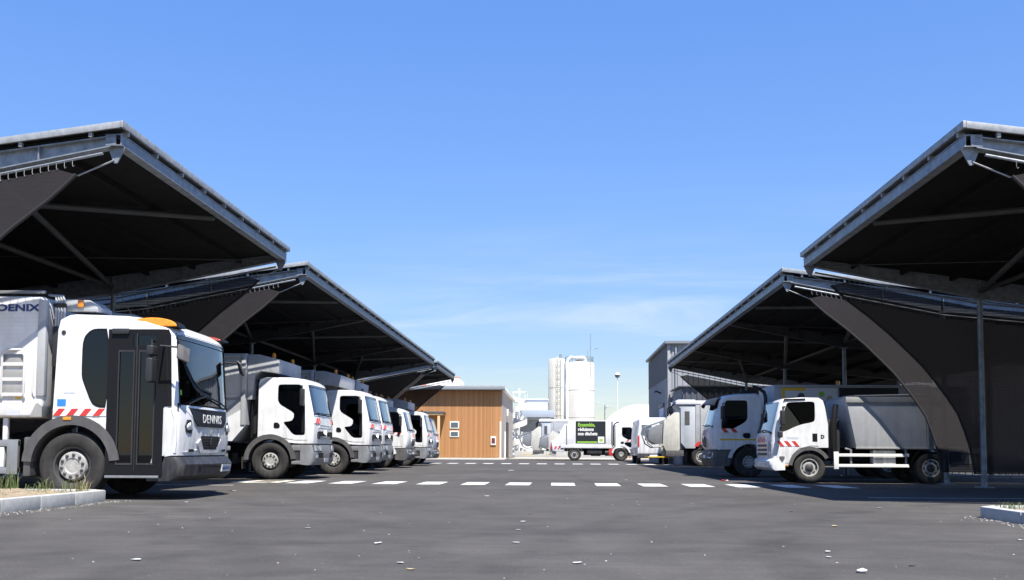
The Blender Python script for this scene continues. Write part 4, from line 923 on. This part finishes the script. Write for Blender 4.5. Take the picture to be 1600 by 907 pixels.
for k in range(3): c.front('grille', 'fender', t, [(-.55, .68+k*.11), (.55, .68+k*.11), (.55, .74+k*.11), (-.55, .74+k*.11)], .010)
stripes(t, lambda p, of, nm, ma: c.front(nm, ma, t, p, of+.01), -.50, .50, 1.02, 1.15, 5, 1)
bp = Cab([(-.35, .32), (-.02, .31), (.06, .38), (.07, .54), (.02, .60), (-.35, .60)], .99, .13, 0, fl=.4)
bp.shell('bumper', 'white', t)
bp.front('number_plate', 'plate', t, [(-.26, .40), (.26, .40), (.26, .51), (-.26, .51)], .012)
for sg in (-1, 1): bp.front('fog_lamp', 'lampglass', t, [(sg*.62, .40), (sg*.74, .40), (sg*.74, .50), (sg*.62, .50)], .01)
chassis(t, -1.3, -4.9, .55, False)
b = MB().prism([(-1.92, 1.9), (-1.88, 2.12), (-4.85, 2.12), (-4.95, .88), (-2.12, .88)], 'y', -.98, .98).build('tipper_body', 'bodygrey', t, bev=.02)
for sg in (-1, 1):
    box('top_rail', 'bodydark', b, -4.9, -1.86, sg*.96, sg*1.03, 2.0, 2.14, bev=.015)
    box('stake', 'bodydark', b, -3.95, -3.83, sg*.985, sg*1.0, .9, 1.98, bev=.006)
    box('bottom_rail', 'bodydark', b, -4.9, -2.1, sg*.95, sg*.995, .85, .90, bev=.01)
    MB().tube([(-2.1, sg*.9, 2.17), (-4.6, sg*.9, 2.23)], .025, 8).build('cover_rail', 'silver', b)
    for z in (.40, .66): box('side_guard', 'plate', t, -3.40, -1.58, sg*.94, sg*.98, z, z+.075, bev=.01)
    box('guard_end', 'plate', t, -1.68, -1.56, sg*.93, sg*.985, .35, .78, bev=.015)
    MB().tube([(-2.0, sg*.9, .45), (-2.0, sg*.9, .83), (-1.9, sg*.8, .86)], .03, 8).build('guard_post', 'silver', t)
    MB().tube([(-3.35, sg*.9, .45), (-3.35, sg*.9, .86)], .03, 8).build('guard_post', 'silver', t)
    MB().prism(arc(-3.95, .385, .53, 12, 168, 12)+arc(-3.95, .385, .49, 168, 12, 12), 'y', sg*.55, sg*.97).build('mudguard', 'black', t, smooth=40)
    wheel(t, -3.95, sg*.94, sg, .385, .21, 'holes', dual=True)
box('tool_box', 'white_dull', t, -3.1, -2.55, .60, .9, .45, .82, bev=.02)
box('engine_cover', 'plastic', t, -1.8, -1.5, -.7, .7, .6, 1.6, bev=.05)
MB().tube([(-1.62, .8, .7), (-1.62, .8, 1.5), (-1.7, .7, 1.95)], .07, 10).build('intake_stack', 'black', t)
box('cover_sheet', 'bodydark', b, -4.8, -1.95, -.9, .9, 2.13, 2.18, bev=.02)

# ---- far truck, side on, with the dark slogan panel
t = thing('refuse_truck', 'white refuse truck with black slogan panel, side on at the far end', 'refuse truck', (6.5, 81.3, 0)); t.scale = (1.1, 1.1, 1.1)
cab_medium(t, 'white', visor=True, kick=True)
chassis(t, -1.9, -6.2); stack(t, -1.75, -1.0, 1.1, 2.75)
b = MB().prism([(-1.95, 1.05), (-1.95, 2.95), (-5.0, 2.95), (-5.75, 1.05)], 'y', -1.18, 1.18).build('body', 'white', t, bev=.03)
for sg in (-1, 1):
    a = sg*1.183
    ps = MB().box(-4.52, -2.35, a, a+sg*.01, 1.28, 2.88).build('slogan_panel', 'posterblack', b)
    f = (lambda x: x) if sg < 0 else (lambda x: -6.87-x)
    rot = (R(90), 0, 0 if sg < 0 else math.pi); of = a+sg*.013
    text('Ensemble,', .36, 'green', ps, (f(-4.36), of, 2.50), rot, .002, .012, sx=.86)
    text('réduisons', .34, 'plate', ps, (f(-4.36), of, 2.18), rot, .002, .012, sx=.86)
    text('nos déchets', .34, 'plate', ps, (f(-4.36), of, 1.86), rot, .002, .012, sx=.86)
    MB().box(f(-4.42), f(-2.95), of, of+sg*.003, 1.31, 1.41).build('green_bar', 'green', ps)
    MB().box(f(-2.9), f(-2.45), of, of+sg*.003, 1.31, 1.76).build('panel_label', 'plate', ps)
    MB().box(f(-2.8), f(-2.55), of+sg*.004, of+sg*.006, 1.40, 1.6).build('label_mark', 'green', ps)
    box('skirt', 'white', b, -5.6, -1.9, sg*1.18, sg*1.2, .92, 1.15, bev=.02)
    box('front_post', 'silver', b, -1.94, -1.8, sg*1.1, sg*1.19, 1.0, 2.88, bev=.02)
box('extinguisher_box', 'red', t, -2.12, -1.82, -1.16, -.9, .38, .92, bev=.03)
box('fuel_tank', 'plastic', t, -3.7, -2.6, -1.1, -.6, .5, .85, bev=.06)
rear_wheels(t, (-4.6,), 1.16, .48)
tailgate(t, -5.2, 1.05, 2.7, 1.14, 'white')

# ---- trucks showing their rear
def rear_loader(loc, label, rz=0, gr=None):
    t = thing('refuse_truck', label, 'refuse truck', loc, rz, gr)
    b = MB().prism([(4.2, 1.0), (4.2, 3.25), (0, 3.25), (0, 1.0)], 'y', -1.2, 1.2).build('body', 'bodygrey', t, bev=.03)
    for sg in (-1, 1):
        for x in (.3, 1.6, 2.9): box('rib', 'bodygrey', b, x-.06, x+.06, sg*1.203, sg*1.25, 1.1, 3.2)
        MB().prism([(2.2, 1.1), (2.45, 1.1), (.9, 2.4), (.65, 2.4)], 'y', sg*1.205, sg*1.26).build('brace', 'white_dull', b)
    tg = MB().prism([(.0, 3.4), (-.9, 3.4), (-.95, 3.1), (-.75, 2.95), (-.75, 1.2), (-.5, .9), (.0, .9)], 'y', -1.16, 1.16).build('tailgate', 'lightgrey', t, bev=.03)
    box('tailgate_beam', 'white', tg, -1.0, 1.4, -1.22, -1.17, 3.15, 3.35, bev=.02)
    box('tailgate_beam', 'white', tg, -1.0, 1.4, 1.17, 1.22, 3.15, 3.35, bev=.02)
    for sg in (-1, 1):
        box('control_window', 'fender', tg, -.55, -.3, sg*1.163, sg*1.17, 2.1, 2.8, bev=0)
        MB().prism([(-1.6, 2.3), (-1.05, 2.75), (-.68, 2.75), (-.68, 1.05), (-1.05, .45), (-1.35, .45), (-1.65, 1.1)], 'y', sg*.98, sg*1.04).build('lift_plate', 'olive', tg, bev=.015)
        MB().tube([(-1.25, sg*.9, 2.45), (-2.5, sg*.9, 2.0), (-2.6, sg*.9, 1.7), (-2.4, sg*.9, 1.15), (-2.1, sg*.9, .95), (-1.6, sg*.9, 1.0)], .035, 8).build('lift_arm', 'silver', tg)
        MB().tube([(-1.0, sg*.75, 3.3), (-1.15, sg*.75, 3.1), (-1.12, sg*.7, 2.75), (-1.25, sg*.6, 2.6)], .03, 6).build('hose', 'black', tg)
        MB().tube([(-.95, sg*.55, 3.2), (-1.25, sg*.55, 3.0), (-1.2, sg*.6, 2.6)], .03, 6).build('hose', 'black', tg)
        stp = MB()
        for k in range(3): stp.prism([(-.1+k*.4, 1.0), (.1+k*.4, 1.0), (.3+k*.4, 1.25), (.1+k*.4, 1.25)], 'y', sg*1.262, sg*1.27)
        stp.build('hazard_stripes', 'red', b)
    for k in range(5):
        y = -.8+1.6*k/4
        MB().prism([(-1.6, 2.2), (-2.35, 1.9), (-2.4, 1.35), (-2.0, 1.1), (-1.6, 1.15)], 'y', y-.13, y+.13).build('lift_comb', 'silver', tg, bev=.02)
    box('foot_step', 'yellow', tg, -2.4, -1.3, -.9, .9, .43, .48, bev=.01)
    box('tail_board', 'fender', tg, -1.5, -.6, -1.1, 1.1, .5, .8, bev=.02)
    for sg in (-1, 1):
        for x in (.3, 1.7): wheel(t, x, sg*1.18, sg, .5, .28, 'holes', dual=True)
    chassis(t, 6, -.4)
    return t
rl = rear_loader((7.45, 55.1, 0), 'refuse truck rear with silver bin lift and olive plates, past the right canopy')
rl.scale = (1.05,)*3
o = again(rl, (-.5, 88.0, 0), 'refuse truck rear with bin lift, half hidden behind the slogan truck')
for i, w in enumerate([q for q in o.children if q.name.startswith('wheel')]):
    w.location.x = 1.67
    if min(v.co.x for v in w.data.vertices) > .9:
        for ch in list(w.children): bpy.data.objects.remove(ch)
        bpy.data.objects.remove(w)
# white van beyond, its rear toward the viewer
t = thing('van', 'white panel van with red tail lamps beside the slatted wood screen', 'van', (5.95, 61.5, 0))
MB().prism([(-.98, .5), (-.98, 1.7), (-.88, 2.75), (-.7, 2.85), (.7, 2.85), (.88, 2.75), (.98, 1.7), (.98, .5)], 'y', 0, 5.2).build('body', 'white', t, bev=.05, seg=3)
for sg in (-1, 1):
    box('rear_door', 'white', t, sg*.02, sg*.86, -.03, .02, .62, 2.6, bev=.015)
    box('tail_lamp', 'taillight', t, sg*.88, sg*.975, -.035, .03, 1.05, 1.75, bev=.02)
    box('rear_window', 'windowpane', t, sg*.12, sg*.74, -.036, -.028, 1.75, 2.4, bev=.0)
    for y in (.9, 4.2):
        MB().lathe([(.2, -.1), (.33, -.11), (.35, -.06), (.35, .06), (.33, .11), (.2, .1)], (sg*.86, y, .35), 'x', 24).build('wheel', 'rubber', t, smooth=50)
box('bumper', 'plastic', t, -1.0, 1.0, -.16, .02, .36, .66, bev=.04)
box('number_plate', 'plate', t, -.26, .26, -.175, -.162, .46, .57, bev=.0)
# ------------------------------------------------------------------ buildings at the far end
t = thing('timber_building', 'low building clad in orange brown timber boards with white eaves', 'building', (-14, 90, 0))
# local coordinates: front at y=0, right corner at x=9
zb = .13
wl = MB().box(-9, 9, 0, 22, zb, 6.25).build('timber_wall', 'timber', t, bev=0)
box('end_wall', 'wallbeige', t, 9.002, 9.06, .05, 22, .05, 6.2, bev=.0)
MB().prism([(-9.6, 6.255), (9.35, 6.255), (9.35, 6.52), (-9.6, 6.60)], 'y', -.72, 22.4).build('roof', 'plate', t, bev=.02)
box('roof_edge', 'galvlight', t, -9.6, 9.36, -.76, -.722, 6.30, 6.62, bev=.01)
box('soffit_edge', 'claddark', t, -9.6, 9.3, -.70, -.02, 6.22, 6.253, bev=.0)
for (z0, z1) in ((2.75, 3.40), (1.98, 2.55)):
    w = box('window', 'plate', t, 4.33, 5.17, -.06, .02, z0, z1, bev=.01)
    box('pane', 'windowpane', w, 4.42, 5.08, -.068, -.058, z0+.09, z1-.09, bev=0)
w = box('hose_cabinet', 'plate', t, 8.05, 8.53, -.10, .01, 1.28, 2.05, bev=.01)
box('cabinet_glass', 'cabinetred', w, 8.13, 8.45, -.108, -.098, 1.42, 1.92, bev=0)
box('corner_drain', 'plate', t, 8.86, 8.99, -.10, -.01, .0, 3.4, bev=.01)
box('side_door', 'black', t, 9.062, 9.12, 7.5, 11.5, .1, 3.6, bev=0)
box('door_frame', 'plate', t, 9.062, 9.15, 4.6, 5.6, .1, 2.6, bev=0)
box('wall_lamp', 'plate', t, 9.062, 9.2, 8.6, 9.6, 4.2, 4.9, bev=.02)
pr = MB().box(.2, 3.95, -2.2, -.01, 4.05, 4.22).build('porch_roof', 'claddark', t, bev=.01)
box('porch_edge', 'postwood', pr, .2, 3.9, -2.15, -.05, 3.93, 4.045, bev=0)
for x in (.6, 3.55): box('porch_post', 'postwood', t, x-.11, x+.11, -2.1, -1.88, .05, 3.925, bev=.01)
box('porch_door', 'postwood', t, 1.2, 2.4, -.05, .01, .15, 2.6, bev=.01)
# tiled house beyond
t = thing('tiled_house', 'pale house with an orange tiled roof behind the timber building', 'house', (-16, 112, 0))
box('wall', 'wallwhite', t, -7, 6.2, 0, 9, 0, 7.4, bev=0)
MB().prism([(-.6, 7.3), (4.5, 9.4), (9.6, 7.3), (9.6, 7.15), (-.6, 7.15)], 'x', -7.4, 4.6).build('roof', 'tile', t)
box('gable_block', 'wallwhite', t, 1.2, 4.9, .6, 7, 7.45, 8.95, bev=0)
rt_ = MB()
for k in range(26): rt_.prism([(-.62, 7.315), (4.48, 9.43), (4.48, 9.40), (-.62, 7.29)], 'x', -7.3+k*.46, -7.22+k*.46)
rt_.build('roof_ridges', 'tile', t)
# warehouse in ribbed metal on the right
t = thing('warehouse', 'tall grey ribbed metal warehouse behind the right canopy', 'warehouse', (6.95, 62, 0))
def ribbed(name, mat, parent, a0, a1, z0, z1, at, axis, pitch=.33, dep=.05):
    mb = MB(); pts = []; a = a0
    while a < a1-1e-6:
        for f_, dd in ((0, 0), (.35, 0), (.5, dep), (.85, dep)):
            pts.append((min(a1, a+f_*pitch), dd))
        a += pitch
    pts.append((a1, 0)); n = len(pts)
    for z in (z0, z1): mb.v += [((p, at-dd, z) if axis == 'x' else (at-dd, p, z)) for p, dd in pts]
    mb.f = [(i, i+1, i+1+n, i+n) for i in range(n-1)]
    return mb.build(name, mat, parent, smooth=0, recalc=False)
MB().prism([(0, 0), (0, 7.3), (26, 9.0), (26, 0)], 'y', .06, 13).build('core', 'cladgrey', t)
ribbed('front_cladding', 'cladlight', t, 0.05, 26, 0, 7.45, 0, 'x')
ribbed('side_cladding', 'cladgrey', t, .1, 13, 0, 5.4, 0, 'y')
ribbed('side_cladding', 'claddark', t, .1, 13, 5.41, 7.4, -.01, 'y')  # shade on the upper wall, put in as a darker cladding colour
box('corner_trim', 'cladlight', t, -.08, .08, -.09, .09, 0, 7.5, bev=.01)
MB().tube([(.42, -.13, 0), (.42, -.13, 7.3)], .06, 8).build('downpipe', 'cladlight', t)
MB().prism([(-.25, 7.46), (26.2, 7.46), (26.2, 7.62), (-.25, 7.62)], 'y', -.3, 13.2).build('roof_trim', 'cladgrey', t)
dr = box('side_door', 'lightgrey', t, -.09, -.04, 2.4, 5.0, 0, 3.6, bev=0)
box('door_hood', 'claddark', dr, -.12, -.05, 2.2, 5.2, 3.62, 3.9, bev=.02)
w = MB().tube([(-.05, 4, 4.6), (-.4, 4, 4.75), (-.5, 4, 4.65)], .05, 8).build('wall_lamp', 'black', t)
# lean-to shed
t = thing('metal_shed', 'dark ribbed metal shed in front of the grey warehouse', 'shed', (7.2, 57.4, 0))
MB().box(.06, 16, .06, 4.3, 0, 4.1).build('core', 'claddark', t); ribbed('front_cladding', 'claddark', t, 0.02, 16, 0, 4.45, 0, 'x'); ribbed('side_cladding', 'cladgrey', t, .05, 4.3, 0, 4.4, 0, 'y')
box('roof', 'claddark', t, -.2, 16.2, -.2, 4.4, 4.46, 4.54, bev=.01)
# silos
def silo(label, x, y, r, h, mat):
    t = thing('silo', label, 'silo', (x, y, 0))
    MB().lathe([(.001, 0), (r, 0), (r, h), (r-.12, h+.16), (.001, h+.42)], (0, 0, 0), 'z', 48).build('tank', mat, t, smooth=40)
    for z in (h*.42, h*.71): MB().lathe([(r, z), (r+.025, z+.02), (r+.025, z+.08), (r, z+.1)], (0, 0, 0), 'z', 48).build('band', mat, t)
    return t
t = silo('broad cream silo with curved white pipe and rooftop railing', 2.98, 132, 2.02, 12.3, 'silo')
MB().tube([(-1.6, -1.55, .5), (-1.6, -1.55, 12.4), (-1.45, -1.5, 12.85), (-1.1, -1.4, 13.1), (.6, -.4, 13.15), (.8, -.3, 12.95), (.8, -.3, 12.6)], .17, 12).build('pipe', 'wallwhite', t, smooth=60)
rl_ = MB()
for k in range(24):
    a = 2*math.pi*k/24; rl_.tube([(1.85*math.cos(a), 1.85*math.sin(a), 12.4), (1.85*math.cos(a), 1.85*math.sin(a), 13.2)], .025, 5)
for z in (12.8, 13.2): rl_.tube([(1.85*math.cos(2*math.pi*k/24), 1.85*math.sin(2*math.pi*k/24), z) for k in range(24)], .025, 5, closed=True)
rl_.build('railing', 'galv', t)
box('roof_hatch', 'bodygrey', t, -.5, .5, -.5, .5, 12.7, 13.3, bev=.05)
MB().tube([(1.5, .4, 12.5), (1.5, .4, 16.4)], .035, 6).build('mast', 'galv', t)
MB().tube([(1.1, .4, 12.5), (1.1, .4, 14.2), (2.2, .4, 14.4)], .03, 6).box(2.1, 2.5, .3, .5, 14.36, 14.44).build('boom_lamp', 'galv', t)
gg = MB()
for k in range(10): gg.box(1.45, 1.55, -1.45, -1.38, 10.6+k*.2, 10.62+k*.2)
gg.tube([(1.5, -1.4, 10.3), (1.5, -1.4, 12.9)], .02, 5).build('level_gauge', 'bodydark', t)
t = silo('slim stained silo behind the broad one, with a caged ladder', .05, 139, 1.22, 13.4, 'silo_old')
gg = MB()
for sx in (-.25, .25): gg.tube([(.3+sx, -1.35, .5), (.3+sx, -1.35, 14)], .035, 5)
for k in range(45): gg.tube([(.05, -1.35, .6+k*.3), (.55, -1.35, .6+k*.3)], .02, 4)
gg.build('ladder', 'silo', t)
cg = MB()
for k in range(14): cg.tube([(.3+.38*math.cos(a), -1.35-.5*math.sin(a), 2.5+k*.85) for a in [math.pi*i/8 for i in range(9)]], .022, 4)
cg.build('ladder_cage', 'silo', t)
MB().tube([(.5, -.4, 13.5), (.5, -.4, 14.2)], .2, 10).build('vent', 'galv', t)
# white works building
t = thing('works_building', 'low white works building with a grey metal roof band, left of the silos', 'building', (-2.6, 118, 0))
box('wall', 'wallwhite', t, -2.6, 1.9, 0, 14, 0, 3.4, bev=0); box('ribbon_window', 'bodydark', t, -2.0, 1.85, -.04, 0, 3.0, 4.4, bev=0); box('upper_wall', 'lightgrey', t, -2.6, 1.9, .02, 14, 3.41, 4.7, bev=0)
box('eaves_band', 'bluegrey', t, -2.3, 2.3, -1.0, 14.2, 4.72, 5.55, bev=.03); box('upper_storey', 'lightgrey', t, -2.2, 1.5, 4.5, 13, 5.56, 7.0, bev=0); box('parapet', 'wallwhite', t, -2.3, 1.6, 4.4, 13.1, 7.01, 7.15, bev=.01)
# spiral stair
t = thing('spiral_stair', 'white outdoor spiral stair at the corner of the timber building', 'stair', (-4.35, 115.2, 0))
MB().tube([(0, 0, 0), (0, 0, 8.0)], .12, 10).build('centre_post', 'plate', t)
sp_ = MB(); st = MB(); n = 96; rr = .95
for i in range(n):
    a = i*2*math.pi/28; z = .1+i*.068
    for dz in (0, .95): pass
    sp_.v += [(rr*math.cos(a), rr*math.sin(a), z), (rr*math.cos(a), rr*math.sin(a), z+.62)]
    if i % 3 == 0:
        b_ = a+.22; st.add([(0, 0, z), (rr*math.cos(a), rr*math.sin(a), z), (rr*math.cos(b_), rr*math.sin(b_), z), (0, 0, z-.05), (rr*math.cos(a), rr*math.sin(a), z-.05), (rr*math.cos(b_), rr*math.sin(b_), z-.05)], [(0,1,2),(3,5,4),(0,3,4,1),(1,4,5,2),(2,5,3,0)])
sp_.f = [(2*i, 2*i+2, 2*i+3, 2*i+1) for i in range(n-1)]
sp_.build('balustrade', 'plate', t, smooth=60, recalc=False); st.build('treads', 'galv', t, smooth=0)
hr = MB().tube([(rr*math.cos(a), rr*math.sin(a), 7.55) for a in [2*math.pi*i/16 for i in range(17)]], .03, 5)
for i in range(0, 16, 2): hr.tube([(rr*math.cos(2*math.pi*i/16), rr*math.sin(2*math.pi*i/16), 6.9), (rr*math.cos(2*math.pi*i/16), rr*math.sin(2*math.pi*i/16), 7.55)], .025, 4)
hr.build('top_rail', 'plate', t)
# dome
t = thing('gas_dome', 'big smooth white dome behind the slogan truck', 'dome', (10.3, 122, 0))
MB().lathe([(5.55, 0)]+[(5.55*math.cos(R(a)), 1.0+5.5*math.sin(R(a))) for a in range(0, 90, 5)]+[(.001, 6.5)], (0, 0, 0), 'z', 56).build('membrane', 'domew', t, smooth=60)
MB().lathe([(5.6, 0), (5.62, 1.0), (5.5, 1.05)], (0, 0, 0), 'z', 56).build('base_ring', 'concrete', t); box('valve', 'black', t, 1.55, 1.85, -4.9, -4.6, 3.5, 3.9, bev=.03)
# lamps
t = thing('street_lamp', 'double headed street lamp between the silo and the dome', 'street lamp', (5.3, 110, 0))
MB().tube([(0, 0, 0), (0, 0, 5.9)], [.08, .05], 8).build('pole', 'galv', t)
for sx, z in ((-.75, 5.95), (.35, 5.6)):
    MB().tube([(0, 0, z-.15), (sx*.5, 0, z)], .035, 6).build('arm', 'galv', t); MB().prism([(sx-.32, z), (sx+.32, z+.02), (sx+.25, z+.14), (sx-.25, z+.14)], 'y', -.2, .2).build('lamp_head', 'lamphead', t, bev=.03)
t = thing('globe_lamp', 'slim lamp post with a round globe above the slogan truck cab', 'street lamp', (6.08, 100, 0))
MB().tube([(0, 0, 0), (0, 0, 8.2)], .04, 8).build('pole', 'plate', t); MB().lathe([(.001, 8.1), (.19, 8.17), (.25, 8.34), (.25, 8.44)], (0, 0, 0), 'z', 20).build('globe_base', 'fender', t, smooth=50); MB().lathe([(.25, 8.44), (.19, 8.6), (.001, 8.66)], (0, 0, 0), 'z', 20).build('globe_cap', 'plate', t, smooth=50)
# slatted wooden screen
t = thing('wood_screen', 'slatted brown wooden screen in front of the white dome', 'screen', (5.9, 88.5, 0))
for k in range(13): box('slat', 'paletwood', t, k*.24, k*.24+.15, 0, .03, .15, 2.55+rnd.uniform(-.04, .04), bev=0)
for z in (.6, 1.4, 2.2): box('cross_rail', 'paletwood', t, -.05, 3.1, .035, .10, z, z+.12, bev=0)
# green mesh fence
t = thing('fence', 'short green wire fence with posts before the works building', 'fence', (-2.4, 106, 0))
for k in range(4): box('post', 'screenpost', t, k*1.35-.05, k*1.35+.05, -.05, .05, 0, 2.1, bev=0)
wr = MB()
for k in range(28): wr.tube([(k*.15, 0, .1), (k*.15, 0, 2.0)], .012, 4)
for z in (.1, .8, 1.4, 2.0): wr.tube([(0, 0, z), (4.05, 0, z)], .014, 4)
wr.build('wire_panel', 'screenpost', t)
t = thing('low_wall', 'low grey concrete wall across the far end of the yard', 'wall', (0, 99.5, 0))
for k in range(10): box('wall_block', 'concrete', t, -4.2+k*3.2, -4.2+k*3.2+3.19, 0, .25, 0, .75, bev=.01)

# ------------------------------------------------------------------ litter
def scrap(x, y, r, mat, label, flat_=.15):
    r *= .8; n = 7; mb = MB(); a0 = rnd.uniform(0, 6)
    top = [(r*rnd.uniform(.6, 1.2)*math.cos(a0+6.283*i/n)*1.5, r*rnd.uniform(.5, 1)*math.sin(a0+6.283*i/n), rnd.uniform(.2, 1)*r*flat_+.003) for i in range(n)]
    mb.v = top+[(p[0]*.9, p[1]*.9, .001) for p in top]+[(0, 0, r*flat_*1.6)]
    mb.f = [(i, (i+1) % n, 2*n) for i in range(n)]+[(i, i+n, (i+1) % n+n, (i+1) % n) for i in range(n)]
    o = mb.build('litter_scrap', mat, smooth=0); o.location = (x, y, .004); o.rotation_euler = (0, 0, rnd.uniform(0, 6)); tag(o, label, 'litter', 'scraps of litter on the asphalt'); return o
SAME = 'small pale scrap of litter lying on the asphalt'
scrap(1.99, 6.64, .06, 'paper', 'biggest white scrap, lying nearest the viewer right of centre', .35)
scrap(4.44, 26.87, .10, 'red', 'red half of the crumpled wrapper beside the crossing on the right', .3)
o = scrap(4.53, 26.82, .075, 'paper', 'white half of the crumpled wrapper beside the crossing', .35)
scrap(-.32, 12.32, .03, 'redlens', 'small reddish scrap in the middle of the asphalt')
for (x, y, r, mt, lb) in ((-2.94, 6.92, .045, 'paper', 'white paper scrap in the left foreground'), (-1.49, 8.31, .05, 'paper', 'pale scrap in the foreground, left of centre'), (-.95, 6.53, .03, 'tan', 'tan crumb in the foreground, left of centre'), (-1.07, 6.89, .035, 'paper', 'white scrap next to the tan crumb in the foreground'), (-.35, 8.48, .035, 'paper', 'lowest pale scrap of the short column of scraps at centre'), (-.37, 10.99, .045, 'paper', 'top pale scrap of the short column of scraps at centre'), (-.37, 9.84, .028, 'paper', 'tiny middle scrap of the short column of scraps at centre'), (-1.19, 17.02, .06, 'paper', 'white scrap just in front of the crossing bars'), (-1.75, 38.7, .15, 'paper', 'white scrap between the two rows of crossing bars'), (1.84, 26.9, .08, 'tan', 'tan scrap just beyond the near crossing bars'), (2.93, 10.71, .05, 'tan', 'tan scrap before the shadow of the right canopy'), (2.12, 7.97, .035, 'paper', 'upper of two small white scraps right of centre'), (2.01, 7.54, .032, 'paper', 'lower of two small white scraps right of centre'), (4.5, 14.18, .05, 'paper', 'white scrap near the end of the right kerb'), (3.07, 13.27, .035, 'fender', 'dark crumb before the shadow of the right canopy'), (-6.0, 18.4, .06, 'paper', 'white scrap in the shade before the amber beacon truck'), (4.15, 9.18, .035, 'paper', 'white scrap at the right edge of the asphalt'), (-2.47, 9.86, .03, 'paper', 'small white scrap left of centre, midway to the crossing'), (2.45, 7.04, .028, 'fender', 'dark crumb in the right foreground'), (-5.4, 14.4, .05, 'paper', 'white scrap beside the end of the left kerb'), (.15, 7.0, .045, 'paper', 'white scrap in the foreground at centre')):
    scrap(x, y, r, mt, lb)
gb = MB()
for _ in range(230):
    y = 5.5+40*rnd.random()**1.6; x = rnd.uniform(-.55, .55)*y*1.1
    if abs(x) > 6.4: continue
    r = rnd.uniform(.003, .009)*(1+y*.02); q = [(x+r*math.cos(a+rnd.random())*rnd.uniform(.6, 1.4), y+r*math.sin(a), .002) for a in (0, 1.6, 3.1, 4.7)]
    gb.add(q+[(x, y, r*.9)], [(0,1,4),(1,2,4),(2,3,4),(3,0,4)])
o = gb.build('grit', 'tan', smooth=0, recalc=True); M_ = o.data; M_.materials.clear(); M_.materials.append(M['concrete']); M_.materials.append(M['tan'])
for p in M_.polygons: p.material_index = 0 if (p.index//4) % 3 else 1
tag(o, 'fine pale grit scattered over the asphalt', 'grit', kind='stuff')
for (x0, x1, y0, y1, nn) in ((-6.66, -6.35, 9, 14.8, 260), (4.85, 5.1, 6.5, 12.6, 200)):
    pb = MB()
    for _ in range(nn):
        x, y = rnd.uniform(x0, x1), rnd.uniform(y0, y1); r = rnd.uniform(.004, .010); pb.add([(x-r,y,0.001),(x,y-r,.001),(x+r,y,.001),(x,y+r,.001),(x,y,r)], [(0,1,4),(1,2,4),(2,3,4),(3,0,4)])
    tag(pb.build('kerb_grit', 'concrete', smooth=0), 'crumbs of soil along the %s kerb' % ('left' if x0 < 0 else 'right'), 'grit', kind='stuff')
